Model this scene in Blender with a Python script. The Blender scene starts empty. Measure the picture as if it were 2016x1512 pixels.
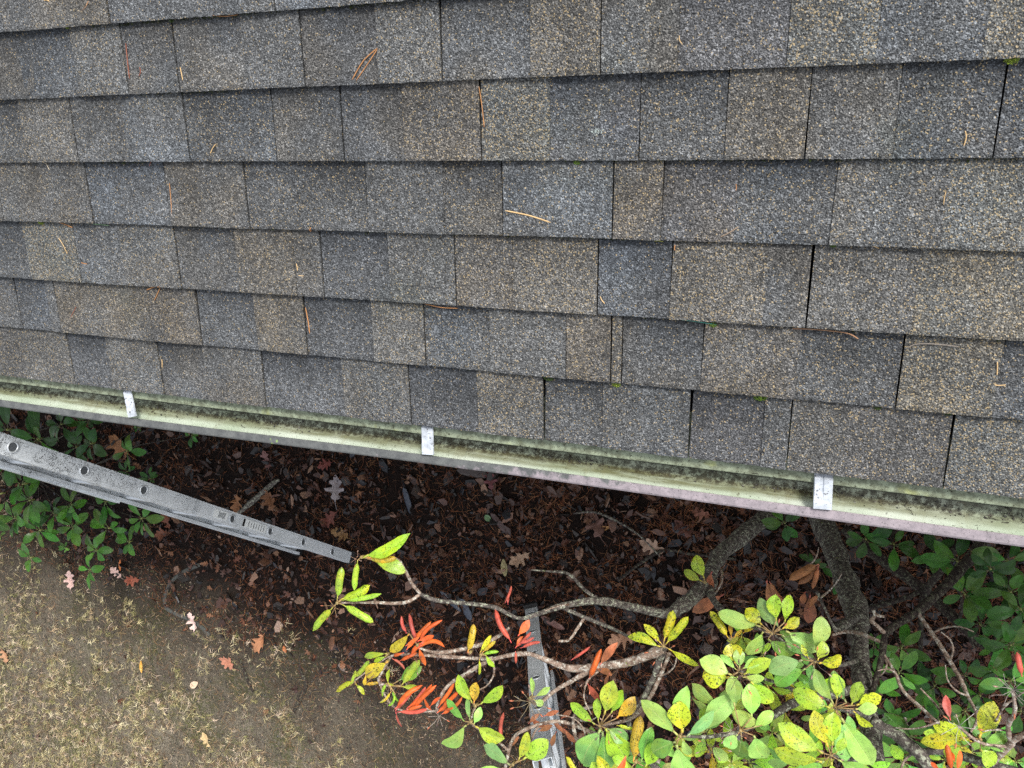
import bpy, math, random
import numpy as np
from mathutils import Vector, Matrix, noise
random.seed(7); rng = np.random.default_rng(7)
scene = bpy.context.scene

# ------------------------------------------------------------------ camera, sky, sun, exposure
HE = 2.52                                   # height of the eave above the ground
PITCH = math.radians(18.4)                  # roof slope
F_PX = 1530.19                              # focal length in pixels of the 2016 px wide photograph
RC = Matrix(((0.93997962, -0.09057751, 0.32898941), (-0.03620284, 0.93221291, 0.36009505), (-0.33930469, -0.35039236, 0.87298197)))
RT = Matrix(((1, 0, 0), (0, math.cos(PITCH), -math.sin(PITCH)), (0, math.sin(PITCH), math.cos(PITCH))))
A = RT @ RC
CAM = RT @ Vector((0, 0.494 * 1.446, 1.446)) + Vector((0, 0, HE))
cam_data = bpy.data.cameras.new('camera')
cam = bpy.data.objects.new('camera', cam_data)
scene.collection.objects.link(cam)
cam_data.sensor_width = 36.0
cam_data.lens = F_PX / 2016 * 36
cam_data.clip_start = 0.05
cam_data.clip_end = 500
cam.matrix_world = Matrix.Translation(CAM) @ A.to_4x4()
scene.camera = cam

SUN_EL, SUN_AZ = math.radians(52), math.radians(42)     # azimuth measured clockwise from +Y
world = bpy.data.worlds.new('World'); scene.world = world; world.use_nodes = True
wn = world.node_tree.nodes; wl = world.node_tree.links; wn.clear()
sky = wn.new('ShaderNodeTexSky'); sky.sky_type = 'NISHITA'; sky.sun_disc = False
sky.sun_elevation = SUN_EL; sky.sun_rotation = SUN_AZ; sky.air_density = 1.0; sky.dust_density = 3.0; sky.ozone_density = 1.0
hs = wn.new('ShaderNodeHueSaturation'); hs.inputs['Saturation'].default_value = 0.30
bg = wn.new('ShaderNodeBackground'); bg.inputs['Strength'].default_value = 0.15
wo = wn.new('ShaderNodeOutputWorld')
wl.new(sky.outputs[0], hs.inputs['Color']); wl.new(hs.outputs[0], bg.inputs['Color']); wl.new(bg.outputs[0], wo.inputs[0])
sd = bpy.data.lights.new('sun', 'SUN'); sd.energy = 1.6; sd.angle = math.radians(11); sd.color = (1.0, 0.965, 0.91)
sun = bpy.data.objects.new('sun', sd); scene.collection.objects.link(sun)
sdir = Vector((math.sin(SUN_AZ) * math.cos(SUN_EL), math.cos(SUN_AZ) * math.cos(SUN_EL), math.sin(SUN_EL)))
sun.rotation_euler = sdir.to_track_quat('Z', 'Y').to_euler()
scene.view_settings.view_transform = 'Standard'
scene.view_settings.look = 'None'
scene.view_settings.exposure = 0.85
scene.view_settings.gamma = 1
scene.render.engine = 'CYCLES'
scene.cycles.max_bounces = 6
scene.cycles.use_denoising = False

# ------------------------------------------------------------------ helpers
def ray(x, y):
    return A @ Vector(((x - 1008) / F_PX, -(y - 756) / F_PX, -1))
def W(x, y, z):
    r = ray(x, y); return CAM + r * ((z - CAM.z) / r.z)
def depth(p):
    return -(A.transposed() @ (p - CAM)).z
def m_per_px(p):
    return depth(p) / F_PX
RN = Vector((0, -math.sin(PITCH), math.cos(PITCH))); RD = Vector((0, math.cos(PITCH), math.sin(PITCH)))
E0 = Vector((0, 0, HE))
def RP(x, y, n=0.0):
    """pixel -> (u, v) on the roof surface"""
    r = ray(x, y); t = (n - (CAM - E0).dot(RN)) / r.dot(RN); p = CAM + r * t - E0
    return p.x, p.dot(RD)
def roofpt(u, v, n=0.0):
    return E0 + Vector((u, 0, 0)) + RD * v + RN * n
def lin(c):
    return tuple((x / 12.92 if x <= 0.04045 else ((x + 0.055) / 1.055) ** 2.4) for x in [k / 255 for k in c])

class MB:
    def __init__(s): s.v = []; s.f = []; s.c = []; s.uv = []
    def add(s, vs, fs, col=(0.5, 0.5, 0.5, 0), uvs=None):
        b = len(s.v); s.v += [tuple(p) for p in vs]
        s.f += [tuple(i + b for i in f) for f in fs]
        s.c += (list(col) if isinstance(col, list) else [col] * len(vs))
        s.uv += (uvs if uvs else [(0, 0)] * len(vs))
    def box(s, o, ax, ay, az, col=(0.5, 0.5, 0.5, 0)):
        """box centred at o with half axes ax, ay, az"""
        vs = [o + ax * i + ay * j + az * k for i in (-1, 1) for j in (-1, 1) for k in (-1, 1)]
        s.add(vs, [(0, 1, 3, 2), (4, 6, 7, 5), (0, 4, 5, 1), (2, 3, 7, 6), (0, 2, 6, 4), (1, 5, 7, 3)], col)
    def tube(s, pts, rad, seg=8, col=(0.5, 0.5, 0.5, 0), bump=0.0, cap=True):
        n = len(pts); pts = [Vector(p) for p in pts]; base = []; prev = None
        for i, p in enumerate(pts):
            t = (pts[min(i + 1, n - 1)] - pts[max(i - 1, 0)]).normalized()
            a = prev if prev is not None else (Vector((0, 0, 1)) if abs(t.z) < 0.9 else Vector((1, 0, 0)))
            a = (a - t * a.dot(t)).normalized(); prev = a; b = t.cross(a)
            for k in range(seg):
                an = 2 * math.pi * k / seg; d = a * math.cos(an) + b * math.sin(an)
                r = rad[i] * (1 + bump * (noise.noise((p + d * rad[i]) * (0.35 / max(rad[i], 0.002))) + .4 * noise.noise((p + d * rad[i]) * (1.1 / max(rad[i], 0.002)))))
                base.append(p + d * r)
        fs = []
        for i in range(n - 1):
            for k in range(seg):
                fs.append((i * seg + k, i * seg + (k + 1) % seg, (i + 1) * seg + (k + 1) % seg, (i + 1) * seg + k))
        if cap: fs.append(tuple(range(seg - 1, -1, -1))); fs.append(tuple((n - 1) * seg + k for k in range(seg)))
        s.add(base, fs, col)
    def build(s, name, mat, parent=None, smooth=False, label=None):
        me = bpy.data.meshes.new(name); me.from_pydata(s.v, [], s.f); me.update()
        ca = me.color_attributes.new('tint', 'FLOAT_COLOR', 'POINT')
        ca.data.foreach_set('color', np.array(s.c, dtype=np.float32).reshape(-1))
        uvl = me.uv_layers.new(name='UVMap')
        li = np.zeros(len(me.loops), dtype=np.int32); me.loops.foreach_get('vertex_index', li)
        uvl.data.foreach_set('uv', np.array(s.uv, dtype=np.float32)[li].reshape(-1))
        if smooth: me.polygons.foreach_set('use_smooth', np.ones(len(me.polygons), dtype=bool))
        me.materials.append(mat)
        o = bpy.data.objects.new(name, me); scene.collection.objects.link(o)
        if parent is not None:
            o.parent = parent; o.matrix_parent_inverse = Matrix.Translation(parent.location).inverted()
        if label: o['label'] = label
        return o
def tag(o, label=None, cat=None, group=None, kind=None):
    if label: o['label'] = label
    if cat: o['category'] = cat
    if group: o['group'] = group
    if kind: o['kind'] = kind
    return o
def empty(name, loc, **k):
    o = bpy.data.objects.new(name, None); o.location = loc; o.empty_display_size = 0.1
    scene.collection.objects.link(o); return tag(o, **k)
def smooth_path(pts, sub=4):
    """pts: tuples of numbers, Catmull-Rom"""
    out = []; P = [np.array(p, float) for p in pts]
    for i in range(len(P) - 1):
        p0, p1, p2, p3 = P[max(i - 1, 0)], P[i], P[i + 1], P[min(i + 2, len(P) - 1)]
        for k in range(sub):
            t = k / sub
            out.append(0.5 * ((2 * p1) + (-p0 + p2) * t + (2 * p0 - 5 * p1 + 4 * p2 - p3) * t * t + (-p0 + 3 * p1 - 3 * p2 + p3) * t ** 3))
    out.append(P[-1]); return out

# ------------------------------------------------------------------ material helpers
class Mat:
    def __init__(s, name, rough=0.7, spec=0.3):
        s.m = bpy.data.materials.new(name); s.m.use_nodes = True; s.nt = s.m.node_tree; s.nt.nodes.clear()
        s.out = s.n('ShaderNodeOutputMaterial'); s.b = s.n('ShaderNodeBsdfPrincipled'); s.l(s.b.outputs[0], s.out.inputs[0])
        s.b.inputs['Roughness'].default_value = rough; s.b.inputs['Specular IOR Level'].default_value = spec
        s.tc = s.n('ShaderNodeTexCoord').outputs['Object']
    def n(s, t, **k):
        o = s.nt.nodes.new(t)
        for a, b in k.items(): setattr(o, a, b)
        return o
    def l(s, a, b): s.nt.links.new(a, b)
    def set(s, inp, val):
        if isinstance(val, (int, float, tuple)): inp.default_value = val
        else: s.l(val, inp)
    def noise(s, scale, detail=2, rough=0.5, vec=None, dist=0):
        o = s.n('ShaderNodeTexNoise'); o.inputs['Scale'].default_value = scale; o.inputs['Detail'].default_value = detail
        o.inputs['Roughness'].default_value = rough; o.inputs['Distortion'].default_value = dist; s.l(vec or s.tc, o.inputs['Vector']); return o.outputs['Fac']
    def vor(s, scale, feat='F1', vec=None, out='Color', rnd=1):
        o = s.n('ShaderNodeTexVoronoi', feature=feat); o.inputs['Scale'].default_value = scale; o.inputs['Randomness'].default_value = rnd
        s.l(vec or s.tc, o.inputs['Vector']); return o.outputs[out]
    def ramp(s, fac, stops, interp='LINEAR'):
        o = s.n('ShaderNodeValToRGB'); o.color_ramp.interpolation = interp; e = o.color_ramp.elements
        while len(e) > 1: e.remove(e[-1])
        for i, (p, c) in enumerate(stops):
            c = (c, c, c) if isinstance(c, (int, float)) else c
            q = e[0] if i == 0 else e.new(p); q.position = p; q.color = (*c[:3], 1)
        s.l(fac, o.inputs[0]); return o.outputs[0]
    def mix(s, fac, a, b, mode='MIX'):
        o = s.n('ShaderNodeMix', data_type='RGBA', blend_type=mode)
        s.set(o.inputs[0], fac)
        for i, v in ((6, a), (7, b)):
            if isinstance(v, tuple): v = (*v[:3], 1)
            if isinstance(v, (int, float)): v = (v, v, v, 1)
            s.set(o.inputs[i], v)
        return o.outputs[2]
    def math(s, op, a, b=0.0, c=0.0, clamp=False):
        o = s.n('ShaderNodeMath', operation=op, use_clamp=clamp); s.set(o.inputs[0], a); s.set(o.inputs[1], b); s.set(o.inputs[2], c); return o.outputs[0]
    def mrange(s, v, a, b, c=0.0, d=1.0):
        o = s.n('ShaderNodeMapRange', interpolation_type='SMOOTHSTEP'); s.l(v, o.inputs[0])
        for i, x in enumerate((a, b, c, d)): o.inputs[i + 1].default_value = x
        return o.outputs[0]
    def sep(s, v=None):
        o = s.n('ShaderNodeSeparateXYZ'); s.l(v or s.tc, o.inputs[0]); return o.outputs
    def attr(s):
        o = s.n('ShaderNodeAttribute', attribute_name='tint'); return o.outputs['Color'], o.outputs['Alpha']
    def mapping(s, scale=(1, 1, 1), rot=(0, 0, 0)):
        o = s.n('ShaderNodeMapping'); o.inputs['Scale'].default_value = scale; o.inputs['Rotation'].default_value = rot; s.l(s.tc, o.inputs[0]); return o.outputs[0]
    def base(s, c): s.set(s.b.inputs['Base Color'], (*c[:3], 1) if isinstance(c, tuple) else c)
    def rough(s, c): s.set(s.b.inputs['Roughness'], c)
    def bump(s, h, strength=0.5, dist=0.01):
        o = s.n('ShaderNodeBump'); o.inputs['Strength'].default_value = strength; o.inputs['Distance'].default_value = dist
        s.l(h, o.inputs['Height']); s.l(o.outputs[0], s.b.inputs['Normal'])

def m_shingle():
    m = Mat('asphalt_granules', 0.75, 0.35); col, al = m.attr()
    jit = m.n('ShaderNodeMix', data_type='RGBA', blend_type='LINEAR_LIGHT'); jit.inputs[0].default_value = 0.0012
    nz = m.n('ShaderNodeTexNoise'); nz.inputs['Scale'].default_value = 260; m.l(m.tc, nz.inputs['Vector'])
    m.l(m.tc, jit.inputs[6]); m.l(nz.outputs['Color'], jit.inputs[7]); vec = jit.outputs[2]
    c1 = m.sep(m.vor(400, vec=vec)); c2 = m.sep(m.vor(760, vec=vec)); c3 = m.sep(m.vor(470, vec=vec))
    g1 = m.ramp(c1[0], [(0, .42), (.3, .65), (.6, .97), (.82, 1.4), (.95, 1.95), (1, 2.3)])
    g2 = m.ramp(c2[1], [(0, .45), (.5, .95), (1, 1.7)])
    g = m.mix(1.0, g1, g2, 'MULTIPLY')
    patch = m.ramp(m.noise(7, 3, .6), [(.25, .72), (.75, 1.26)])
    clump = m.ramp(m.noise(110, 2, .6), [(.3, .72), (.7, 1.28)])
    st_ = m.ramp(m.noise(1.0, 4, .65, vec=m.mapping((9, 1.2, 1.2))), [(.3, .86), (.7, 1.12)])
    clump = m.mix(1.0, clump, st_, 'MULTIPLY')
    g = m.mix(1.0, m.mix(1.0, g, patch, 'MULTIPLY'), clump, 'MULTIPLY')
    c = m.mix(1.0, col, g, 'MULTIPLY')
    thr = m.math('SUBTRACT', 0.99, m.math('MULTIPLY', al, 0.17))
    yel = m.math('GREATER_THAN', c3[2], thr)
    c = m.mix(m.math('MULTIPLY', yel, .62), c, lin((186, 164, 122)))
    alg = m.mrange(m.noise(3.1, 4, .65), .55, .75)
    c = m.mix(m.math('MULTIPLY', alg, .34), c, m.mix(1.0, c, (.74, .86, .72), 'MULTIPLY'))
    m.base(c)
    d = m.vor(330, vec=vec, out='Distance')
    h = m.math('MULTIPLY', d, -1.0)
    h = m.math('ADD', h, m.math('MULTIPLY', m.noise(110, 2, .6), 1.2))
    m.bump(h, .95, .003)
    return m.m

def m_simple(name, rgb, rough=.6, spec=.3, var=.25, scale=8, metal=0, bump=0, bscale=60):
    m = Mat(name, rough, spec); c = m.ramp(m.noise(scale, 5, .6), [(.25, tuple(x * (1 - var) for x in rgb)), (.75, tuple(min(1, x * (1 + var)) for x in rgb))])
    m.base(c); m.b.inputs['Metallic'].default_value = metal
    if bump: m.bump(m.noise(bscale, 4), bump, .004)
    return m.m

def m_tint(name, rough=.75, spec=.3, scale=60, var=.35, bump=.4, trans=0.0):
    m = Mat(name, rough, spec); col, al = m.attr()
    c = m.mix(1.0, col, m.ramp(m.noise(scale, 4, .65), [(.25, 1 - var), (.75, 1 + var)]), 'MULTIPLY')
    m.base(c)
    if bump: m.bump(m.noise(scale * 1.7, 3), bump, .003)
    return m.m

def m_gutter():
    m = Mat('weathered_mint_paint', .42, .4); x, y, z = m.sep()
    mint = lin((174, 188, 166)); pale = lin((204, 212, 198))
    c = m.mix(m.ramp(m.noise(5, 4, .6), [(.35, 0), (.7, 1)]), mint, pale)
    st = m.mapping((7, 60, 60))
    # algae and silt lying along the trough
    wob = m.math('MULTIPLY', m.math('SUBTRACT', m.noise(2.3, 4, .6), .5), .014)
    yy = m.math('ADD', y, wob)
    band = m.math('MULTIPLY', m.mrange(yy, -.075, -.066), m.mrange(yy, -.048, -.055))
    fine = m.ramp(m.noise(1.0, 5, .75, vec=st), [(.30, .25), (.55, 1)])
    amt = m.ramp(m.noise(1.9, 3, .6), [(.3, .35), (.6, 1)])
    c = m.mix(m.math('MULTIPLY', m.math('MULTIPLY', band, fine), m.math('MULTIPLY', amt, .93)), c, lin((82, 80, 44)))
    c = m.mix(m.math('MULTIPLY', m.mrange(yy, -.088, -.05), .35), c, lin((134, 136, 96)))
    # black grime toward the house side
    g = m.math('MULTIPLY', m.mrange(yy, -.066, -.055), m.ramp(m.noise(70, 5, .8), [(.40, 0), (.53, 1)]))
    g = m.math('MULTIPLY', g, m.ramp(m.noise(3.3, 3, .6), [(.28, .45), (.5, 1)]))
    c = m.mix(m.math('MULTIPLY', g, .85), c, lin((50, 42, 28)))
    c = m.mix(m.math('MULTIPLY', m.mrange(m.math('ADD', y, m.math('MULTIPLY', m.math('SUBTRACT', m.noise(30, 3), .5), .003)), -.0375, -.0345), .93), c, lin((34, 28, 20)))  # near-black line: shade in the gap under the drip edge, painted into the colour
    spk = m.math('GREATER_THAN', m.noise(170, 3, .75), .63)
    c = m.mix(m.math('MULTIPLY', spk, .7), c, lin((52, 48, 34)))
    drip = m.ramp(m.noise(1.0, 3, .6, vec=m.mapping((42, 5, 5))), [(.55, 0), (.72, 1)])
    c = m.mix(m.math('MULTIPLY', drip, .22), c, lin((120, 110, 70)))
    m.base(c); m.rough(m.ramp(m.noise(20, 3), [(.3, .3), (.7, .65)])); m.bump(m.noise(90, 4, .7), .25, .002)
    return m.m

def m_drip():
    m = Mat('stained_drip_edge', .7, .2)
    c = m.mix(m.ramp(m.noise(9, 4, .6), [(.3, 0), (.7, 1)]), lin((158, 168, 142)), lin((128, 136, 116)))
    c = m.mix(m.ramp(m.noise(46, 5, .75), [(.42, 0), (.58, .85)]), c, lin((98, 102, 84)))
    c = m.mix(m.math('GREATER_THAN', m.noise(140, 4, .8), .6), c, lin((58, 58, 44)))
    c = m.mix(m.ramp(m.noise(12, 3, .7), [(.6, 0), (.75, .6)]), c, lin((186, 190, 108)))
    m.base(c); m.bump(m.noise(150, 3), .3, .001); return m.m

def m_lip():
    m = Mat('gutter_lip_paint', .5, .35); x, y, z = m.sep()
    mauve = m.mix(m.ramp(m.noise(60, 4, .7), [(.35, 0), (.7, 1)]), lin((154, 144, 148)), lin((122, 115, 119)))
    grey = m.mix(m.ramp(m.noise(40, 4, .7), [(.35, 0), (.7, 1)]), lin((104, 106, 104)), lin((74, 76, 77)))
    # grey chalk film is worn away toward the right, and along the front edge
    k = m.math('ADD', m.math('MULTIPLY', x, .9), m.math('MULTIPLY', m.math('SUBTRACT', m.noise(28, 5, .7), .5), 1.3))
    k = m.math('SUBTRACT', k, m.math('MULTIPLY', m.math('ADD', y, .094), 14.0))
    c = m.mix(m.mrange(k, -.70, -.5), grey, mauve)
    sp = m.math('GREATER_THAN', m.noise(200, 3, .75), .61)
    c = m.mix(m.math('MULTIPLY', sp, .6), c, lin((62, 60, 60)))
    ch = m.math('MULTIPLY', m.ramp(m.noise(14, 3, .6), [(.66, 0), (.68, 1)]), m.mrange(x, -.9, -1.3))
    c = m.mix(m.math('MULTIPLY', ch, m.ramp(m.noise(120, 2), [(.45, 0), (.5, 1)])), c, lin((140, 168, 96)))
    m.base(c); m.bump(m.noise(180, 3), .25, .0008); return m.m

def m_alu():
    m = Mat('oxidised_aluminium', .38, .5); m.b.inputs['Metallic'].default_value = .1
    c = m.mix(m.ramp(m.noise(6, 4, .6), [(.3, 0), (.7, 1)]), lin((232, 237, 241)), lin((208, 214, 218)))
    c = m.mix(m.ramp(m.noise(1, 4, .7, vec=m.mapping((60, 60, 9))), [(.5, 0), (.75, .5)]), c, lin((182, 187, 190)))
    x, y, z = m.sep()
    blk = m.math('MULTIPLY', m.math('LESS_THAN', m.math('ABSOLUTE', m.math('SUBTRACT', m.noise(30, 4, .7, dist=1.8), .5)), m.mrange(z, .9, 2.3, 0.0, .022)), m.ramp(m.noise(7, 3, .6), [(.4, 0), (.5, 1)]))
    c = m.mix(m.math('MULTIPLY', blk, .95), c, lin((28, 28, 30)))
    spk = m.math('GREATER_THAN', m.noise(90, 4, .8), .65)
    c = m.mix(m.math('MULTIPLY', spk, .6), c, lin((52, 50, 48)))
    m.base(c); m.rough(m.ramp(m.noise(15, 3), [(.3, .3), (.7, .55)])); return m.m

def m_leaf(name, rough=.32, spec=.5, tr=.25, mid=(.62, .66, .25), spots=1.0):
    m = Mat(name, rough, spec); col, al = m.attr()
    uv = m.n('ShaderNodeUVMap'); su = m.sep(uv.outputs[0])
    a = m.math('ABSOLUTE', m.math('SUBTRACT', su[0], .5))
    rib = m.mrange(a, .035, .012)
    vein = m.math('SINE', m.math('MULTIPLY', m.math('SUBTRACT', su[1], m.math('MULTIPLY', a, .55)), 75.0))
    vein = m.mrange(vein, .86, 1.0)
    c = m.mix(1.0, col, m.ramp(m.noise(26, 3, .6), [(.3, .78), (.7, 1.2)]), 'MULTIPLY')
    yel = m.mix(1.0, col, (1.55, 1.12, .55), 'MULTIPLY')
    c = m.mix(m.math('MULTIPLY', m.ramp(m.noise(19, 3, .7), [(.5, 0), (.68, 1)]), m.math('MINIMUM', al, 1.0)), c, yel)
    c = m.mix(m.math('MULTIPLY', vein, .14), c, mid)
    c = m.mix(m.math('MULTIPLY', rib, .6), c, m.mix(.5, c, mid))
    s1 = m.math('GREATER_THAN', m.noise(200, 3, .75), m.math('SUBTRACT', .695, m.math('MULTIPLY', al, .12)))
    s2 = m.math('GREATER_THAN', m.noise(75, 4, .8), m.math('SUBTRACT', .725, m.math('MULTIPLY', al, .125)))
    sp = m.math('MAXIMUM', s1, s2)
    c = m.mix(m.math('MULTIPLY', sp, .86 * spots), c, (.018, .02, .008))
    br_ = m.math('MULTIPLY', m.mrange(m.math('ADD', su[1], m.math('MULTIPLY', m.noise(40, 3), .12)), .99, 1.06), m.math('GREATER_THAN', m.noise(9, 1), .5))
    c = m.mix(br_, c, (.16, .07, .03))
    m.base(c)
    m.rough(m.ramp(m.noise(30, 2), [(.3, rough * .7), (.7, rough * 1.5)]))
    h = m.math('ADD', m.math('MULTIPLY', vein, -.5), m.math('MULTIPLY', rib, -1.0)); h = m.math('ADD', h, m.noise(70, 2))
    m.bump(h, .35, .002)
    t = m.n('ShaderNodeBsdfTranslucent'); m.set(t.inputs[0], c); mx = m.n('ShaderNodeMixShader'); mx.inputs[0].default_value = tr
    m.l(m.b.outputs[0], mx.inputs[1]); m.l(t.outputs[0], mx.inputs[2]); m.l(mx.outputs[0], m.out.inputs[0])
    return m.m

def m_bark(name, a, b, lich=.5, lc=(176, 182, 150)):
    m = Mat(name, .8, .25)
    c = m.mix(m.ramp(m.noise(60, 5, .8), [(.38, 0), (.62, 1)]), lin(a), lin(b))
    c = m.mix(m.math('MULTIPLY', m.ramp(m.noise(85, 4, .7), [(.52, 0), (.62, 1)]), lich), c, lin(lc))
    c = m.mix(m.math('MULTIPLY', m.ramp(m.noise(34, 4, .7), [(.66, 0), (.7, 1)]), lich), c, lin((138, 150, 76)))
    m.base(c); m.bump(m.noise(90, 5, .7), .8, .004); return m.m

# boundary between mulch (house side) and bare soil (lawn side)
LA = W(0, 990, 0); LB = W(1200, 1470, 0); LDIR = (LB - LA).normalized(); LNRM = Vector((LDIR.y, -LDIR.x, 0))
if LNRM.y > 0: LNRM = -LNRM
def soil_d(x, y): return (x - LA.x) * LNRM.x + (y - LA.y) * LNRM.y
def m_ground():
    m = Mat('bare_soil_and_mulch', .9, .2); x, y, z = m.sep()
    d = m.math('ADD', m.math('MULTIPLY', m.math('SUBTRACT', x, LA.x), LNRM.x), m.math('MULTIPLY', m.math('SUBTRACT', y, LA.y), LNRM.y))
    d = m.math('ADD', d, m.math('MULTIPLY', m.math('SUBTRACT', m.noise(2.2, 5, .65), .5), 1.0))
    soil = m.mix(m.ramp(m.noise(3.0, 5, .7), [(.35, 0), (.68, 1)]), lin((118, 108, 94)), lin((168, 158, 138)))
    soil = m.mix(m.ramp(m.noise(24, 5, .7), [(.4, 0), (.65, .6)]), soil, lin((84, 76, 62)))
    soil = m.mix(m.ramp(m.noise(95, 5, .8), [(.36, .95), (.5, 0)]), soil, lin((44, 38, 32)))
    soil = m.mix(m.ramp(m.noise(130, 4, .8), [(.58, 0), (.68, .8)]), soil, lin((190, 180, 162)))
    moss = m.math('MULTIPLY', m.ramp(m.noise(1.9, 4, .6), [(.5, 0), (.62, 1)]), m.ramp(m.noise(48, 5, .75), [(.42, 0), (.56, .8)]))
    soil = m.mix(moss, soil, lin((94, 98, 56)))
    dk = m.mix(m.ramp(m.noise(30, 5, .7), [(.3, 0), (.7, 1)]), lin((14, 11, 10)), lin((46, 31, 24)))
    c = m.mix(m.mrange(d, -.12, .55), dk, m.mix(m.mrange(d, .3, 1.0), m.mix(.55, soil, lin((60, 50, 42))), soil))
    m.base(c); h = m.math('ADD', m.noise(30, 6, .75), m.math('MULTIPLY', m.noise(140, 3, .7), .5)); m.bump(h, 1.0, .03)
    return m.m

SH = m_shingle(); GUT = m_gutter(); DRIP = m_drip(); LIP = m_lip(); ALU = m_alu(); GROUND = m_ground()
FELT = m_simple('dark_underlay', (.006, .006, .007), .95, .05)
WALLP = m_simple('painted_siding', lin((196, 194, 184)), .6, .3, .08, 3)
STRAP = Mat('galvanised_strap', .45, .4)
_c = STRAP.mix(STRAP.ramp(STRAP.noise(35, 4, .7), [(.4, 0), (.7, .9)]), lin((196, 202, 210)), lin((140, 146, 152)))
_c = STRAP.mix(STRAP.math('GREATER_THAN', STRAP.noise(120, 4, .8), .61), _c, lin((70, 68, 66))); STRAP.base(_c); STRAP = STRAP.m
CHIP = m_tint('wet_bark_chips', .42, .55, 90, .45, .6); DRYLEAF = m_tint('dead_oak_leaf', .6, .4, 70, .3, .3); NEEDLE = m_tint('pine_needles', .6, .3, 40, .2, 0)
STRAW = m_tint('straw_blades', .8, .2, 30, .2, 0); MOSS = m_tint('moss_tuft', .9, .1, 120, .4, .3)
LEAFB = m_leaf('bleached_leaf', .33, .5, .25); LEAFD = m_leaf('glossy_dark_leaf', .28, .35, .14, (.14, .26, .08), .6)
DEAD = m_tint('dead_curled_leaf', .5, .4, 38, .55, .8)
BARK = m_bark('grey_lichen_bark', (50, 45, 42), (112, 104, 98), .7, (186, 190, 168)); PALEBARK = m_bark('pale_twig_bark', (92, 72, 60), (170, 150, 134), .75, (214, 212, 200))
DARKBARK = m_bark('wet_dark_bark', (34, 28, 26), (60, 50, 46), .25)
RUNG = m_simple('bright_rung', lin((205, 210, 214)), .35, .5, .1, 20, .3)
BLACK = m_simple('black_rubber', (.02, .02, .021), .7, .3)
HOLE = m_simple('rung_socket', lin((96, 100, 104)), .5, .4, .2, 30, .3)
STICK = m_simple('worn_white_sticker', lin((236, 240, 240)), .6, .3, .06, 40)

# ------------------------------------------------------------------ ground
def grid_axis(a, b, step, far):
    core = list(np.arange(a, b + 1e-6, step)); out = []; s = step * 2; x = a
    while x > -far: x -= s; s *= 1.35; out.append(x)
    lo = out[::-1]; out = []; s = step * 2; x = core[-1]
    while x < far: x += s; s *= 1.35; out.append(x)
    return lo + core + out
gx = grid_axis(-5.8, 2.2, .03, 90); gy = grid_axis(-3.6, .4, .03, 90)
mb = MB()
def gz(x, y):
    if abs(x) > 9 or abs(y) > 9: return 0.0
    return .035 * (noise.noise(Vector((x * 1.3, y * 1.3, 0))) + .45 * noise.noise(Vector((x * 5, y * 5, 3))) + .22 * noise.noise(Vector((x * 15, y * 15, 7)))) - .02
vs = [(x, y, gz(x, y)) for y in gy for x in gx]; nx = len(gx)
mb.add(vs, [(j * nx + i, j * nx + i + 1, (j + 1) * nx + i + 1, (j + 1) * nx + i) for j in range(len(gy) - 1) for i in range(nx - 1)])
g = mb.build('ground', GROUND, smooth=True); tag(g, kind='structure')

# ------------------------------------------------------------------ house: roof, drip edge, gutter, wall
house = empty('house', (0, .5, 0), label='house with grey granulated shingle roof and mint gutter above the mulch bed', cat='house')
U0, U1 = -7.0, 5.0
# butt lines measured on the photograph (metres up the slope)
V = [0.0, .1467, .287, .436, .579, .7235, .865]
while V[-1] < 3.4: V.append(V[-1] + .1435)
gb, bb, wa, ta, br, dk, ye, pu = 'gb', 'bb', 'wa', 'ta', 'br', 'dk', 'ye', 'pu'
TI = dict(gr=((110, 112, 114), .2), gb=((98, 104, 112), .12), bb=((80, 85, 94), .08), wa=((128, 122, 112), .45), ta=((140, 127, 108), .8), br=((104, 97, 90), .55),
          dk=((84, 86, 88), .35), ye=((124, 121, 106), 1.0), pu=((108, 106, 112), .2), lg=((134, 134, 132), .3), vd=((50, 52, 56), .3))
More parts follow.
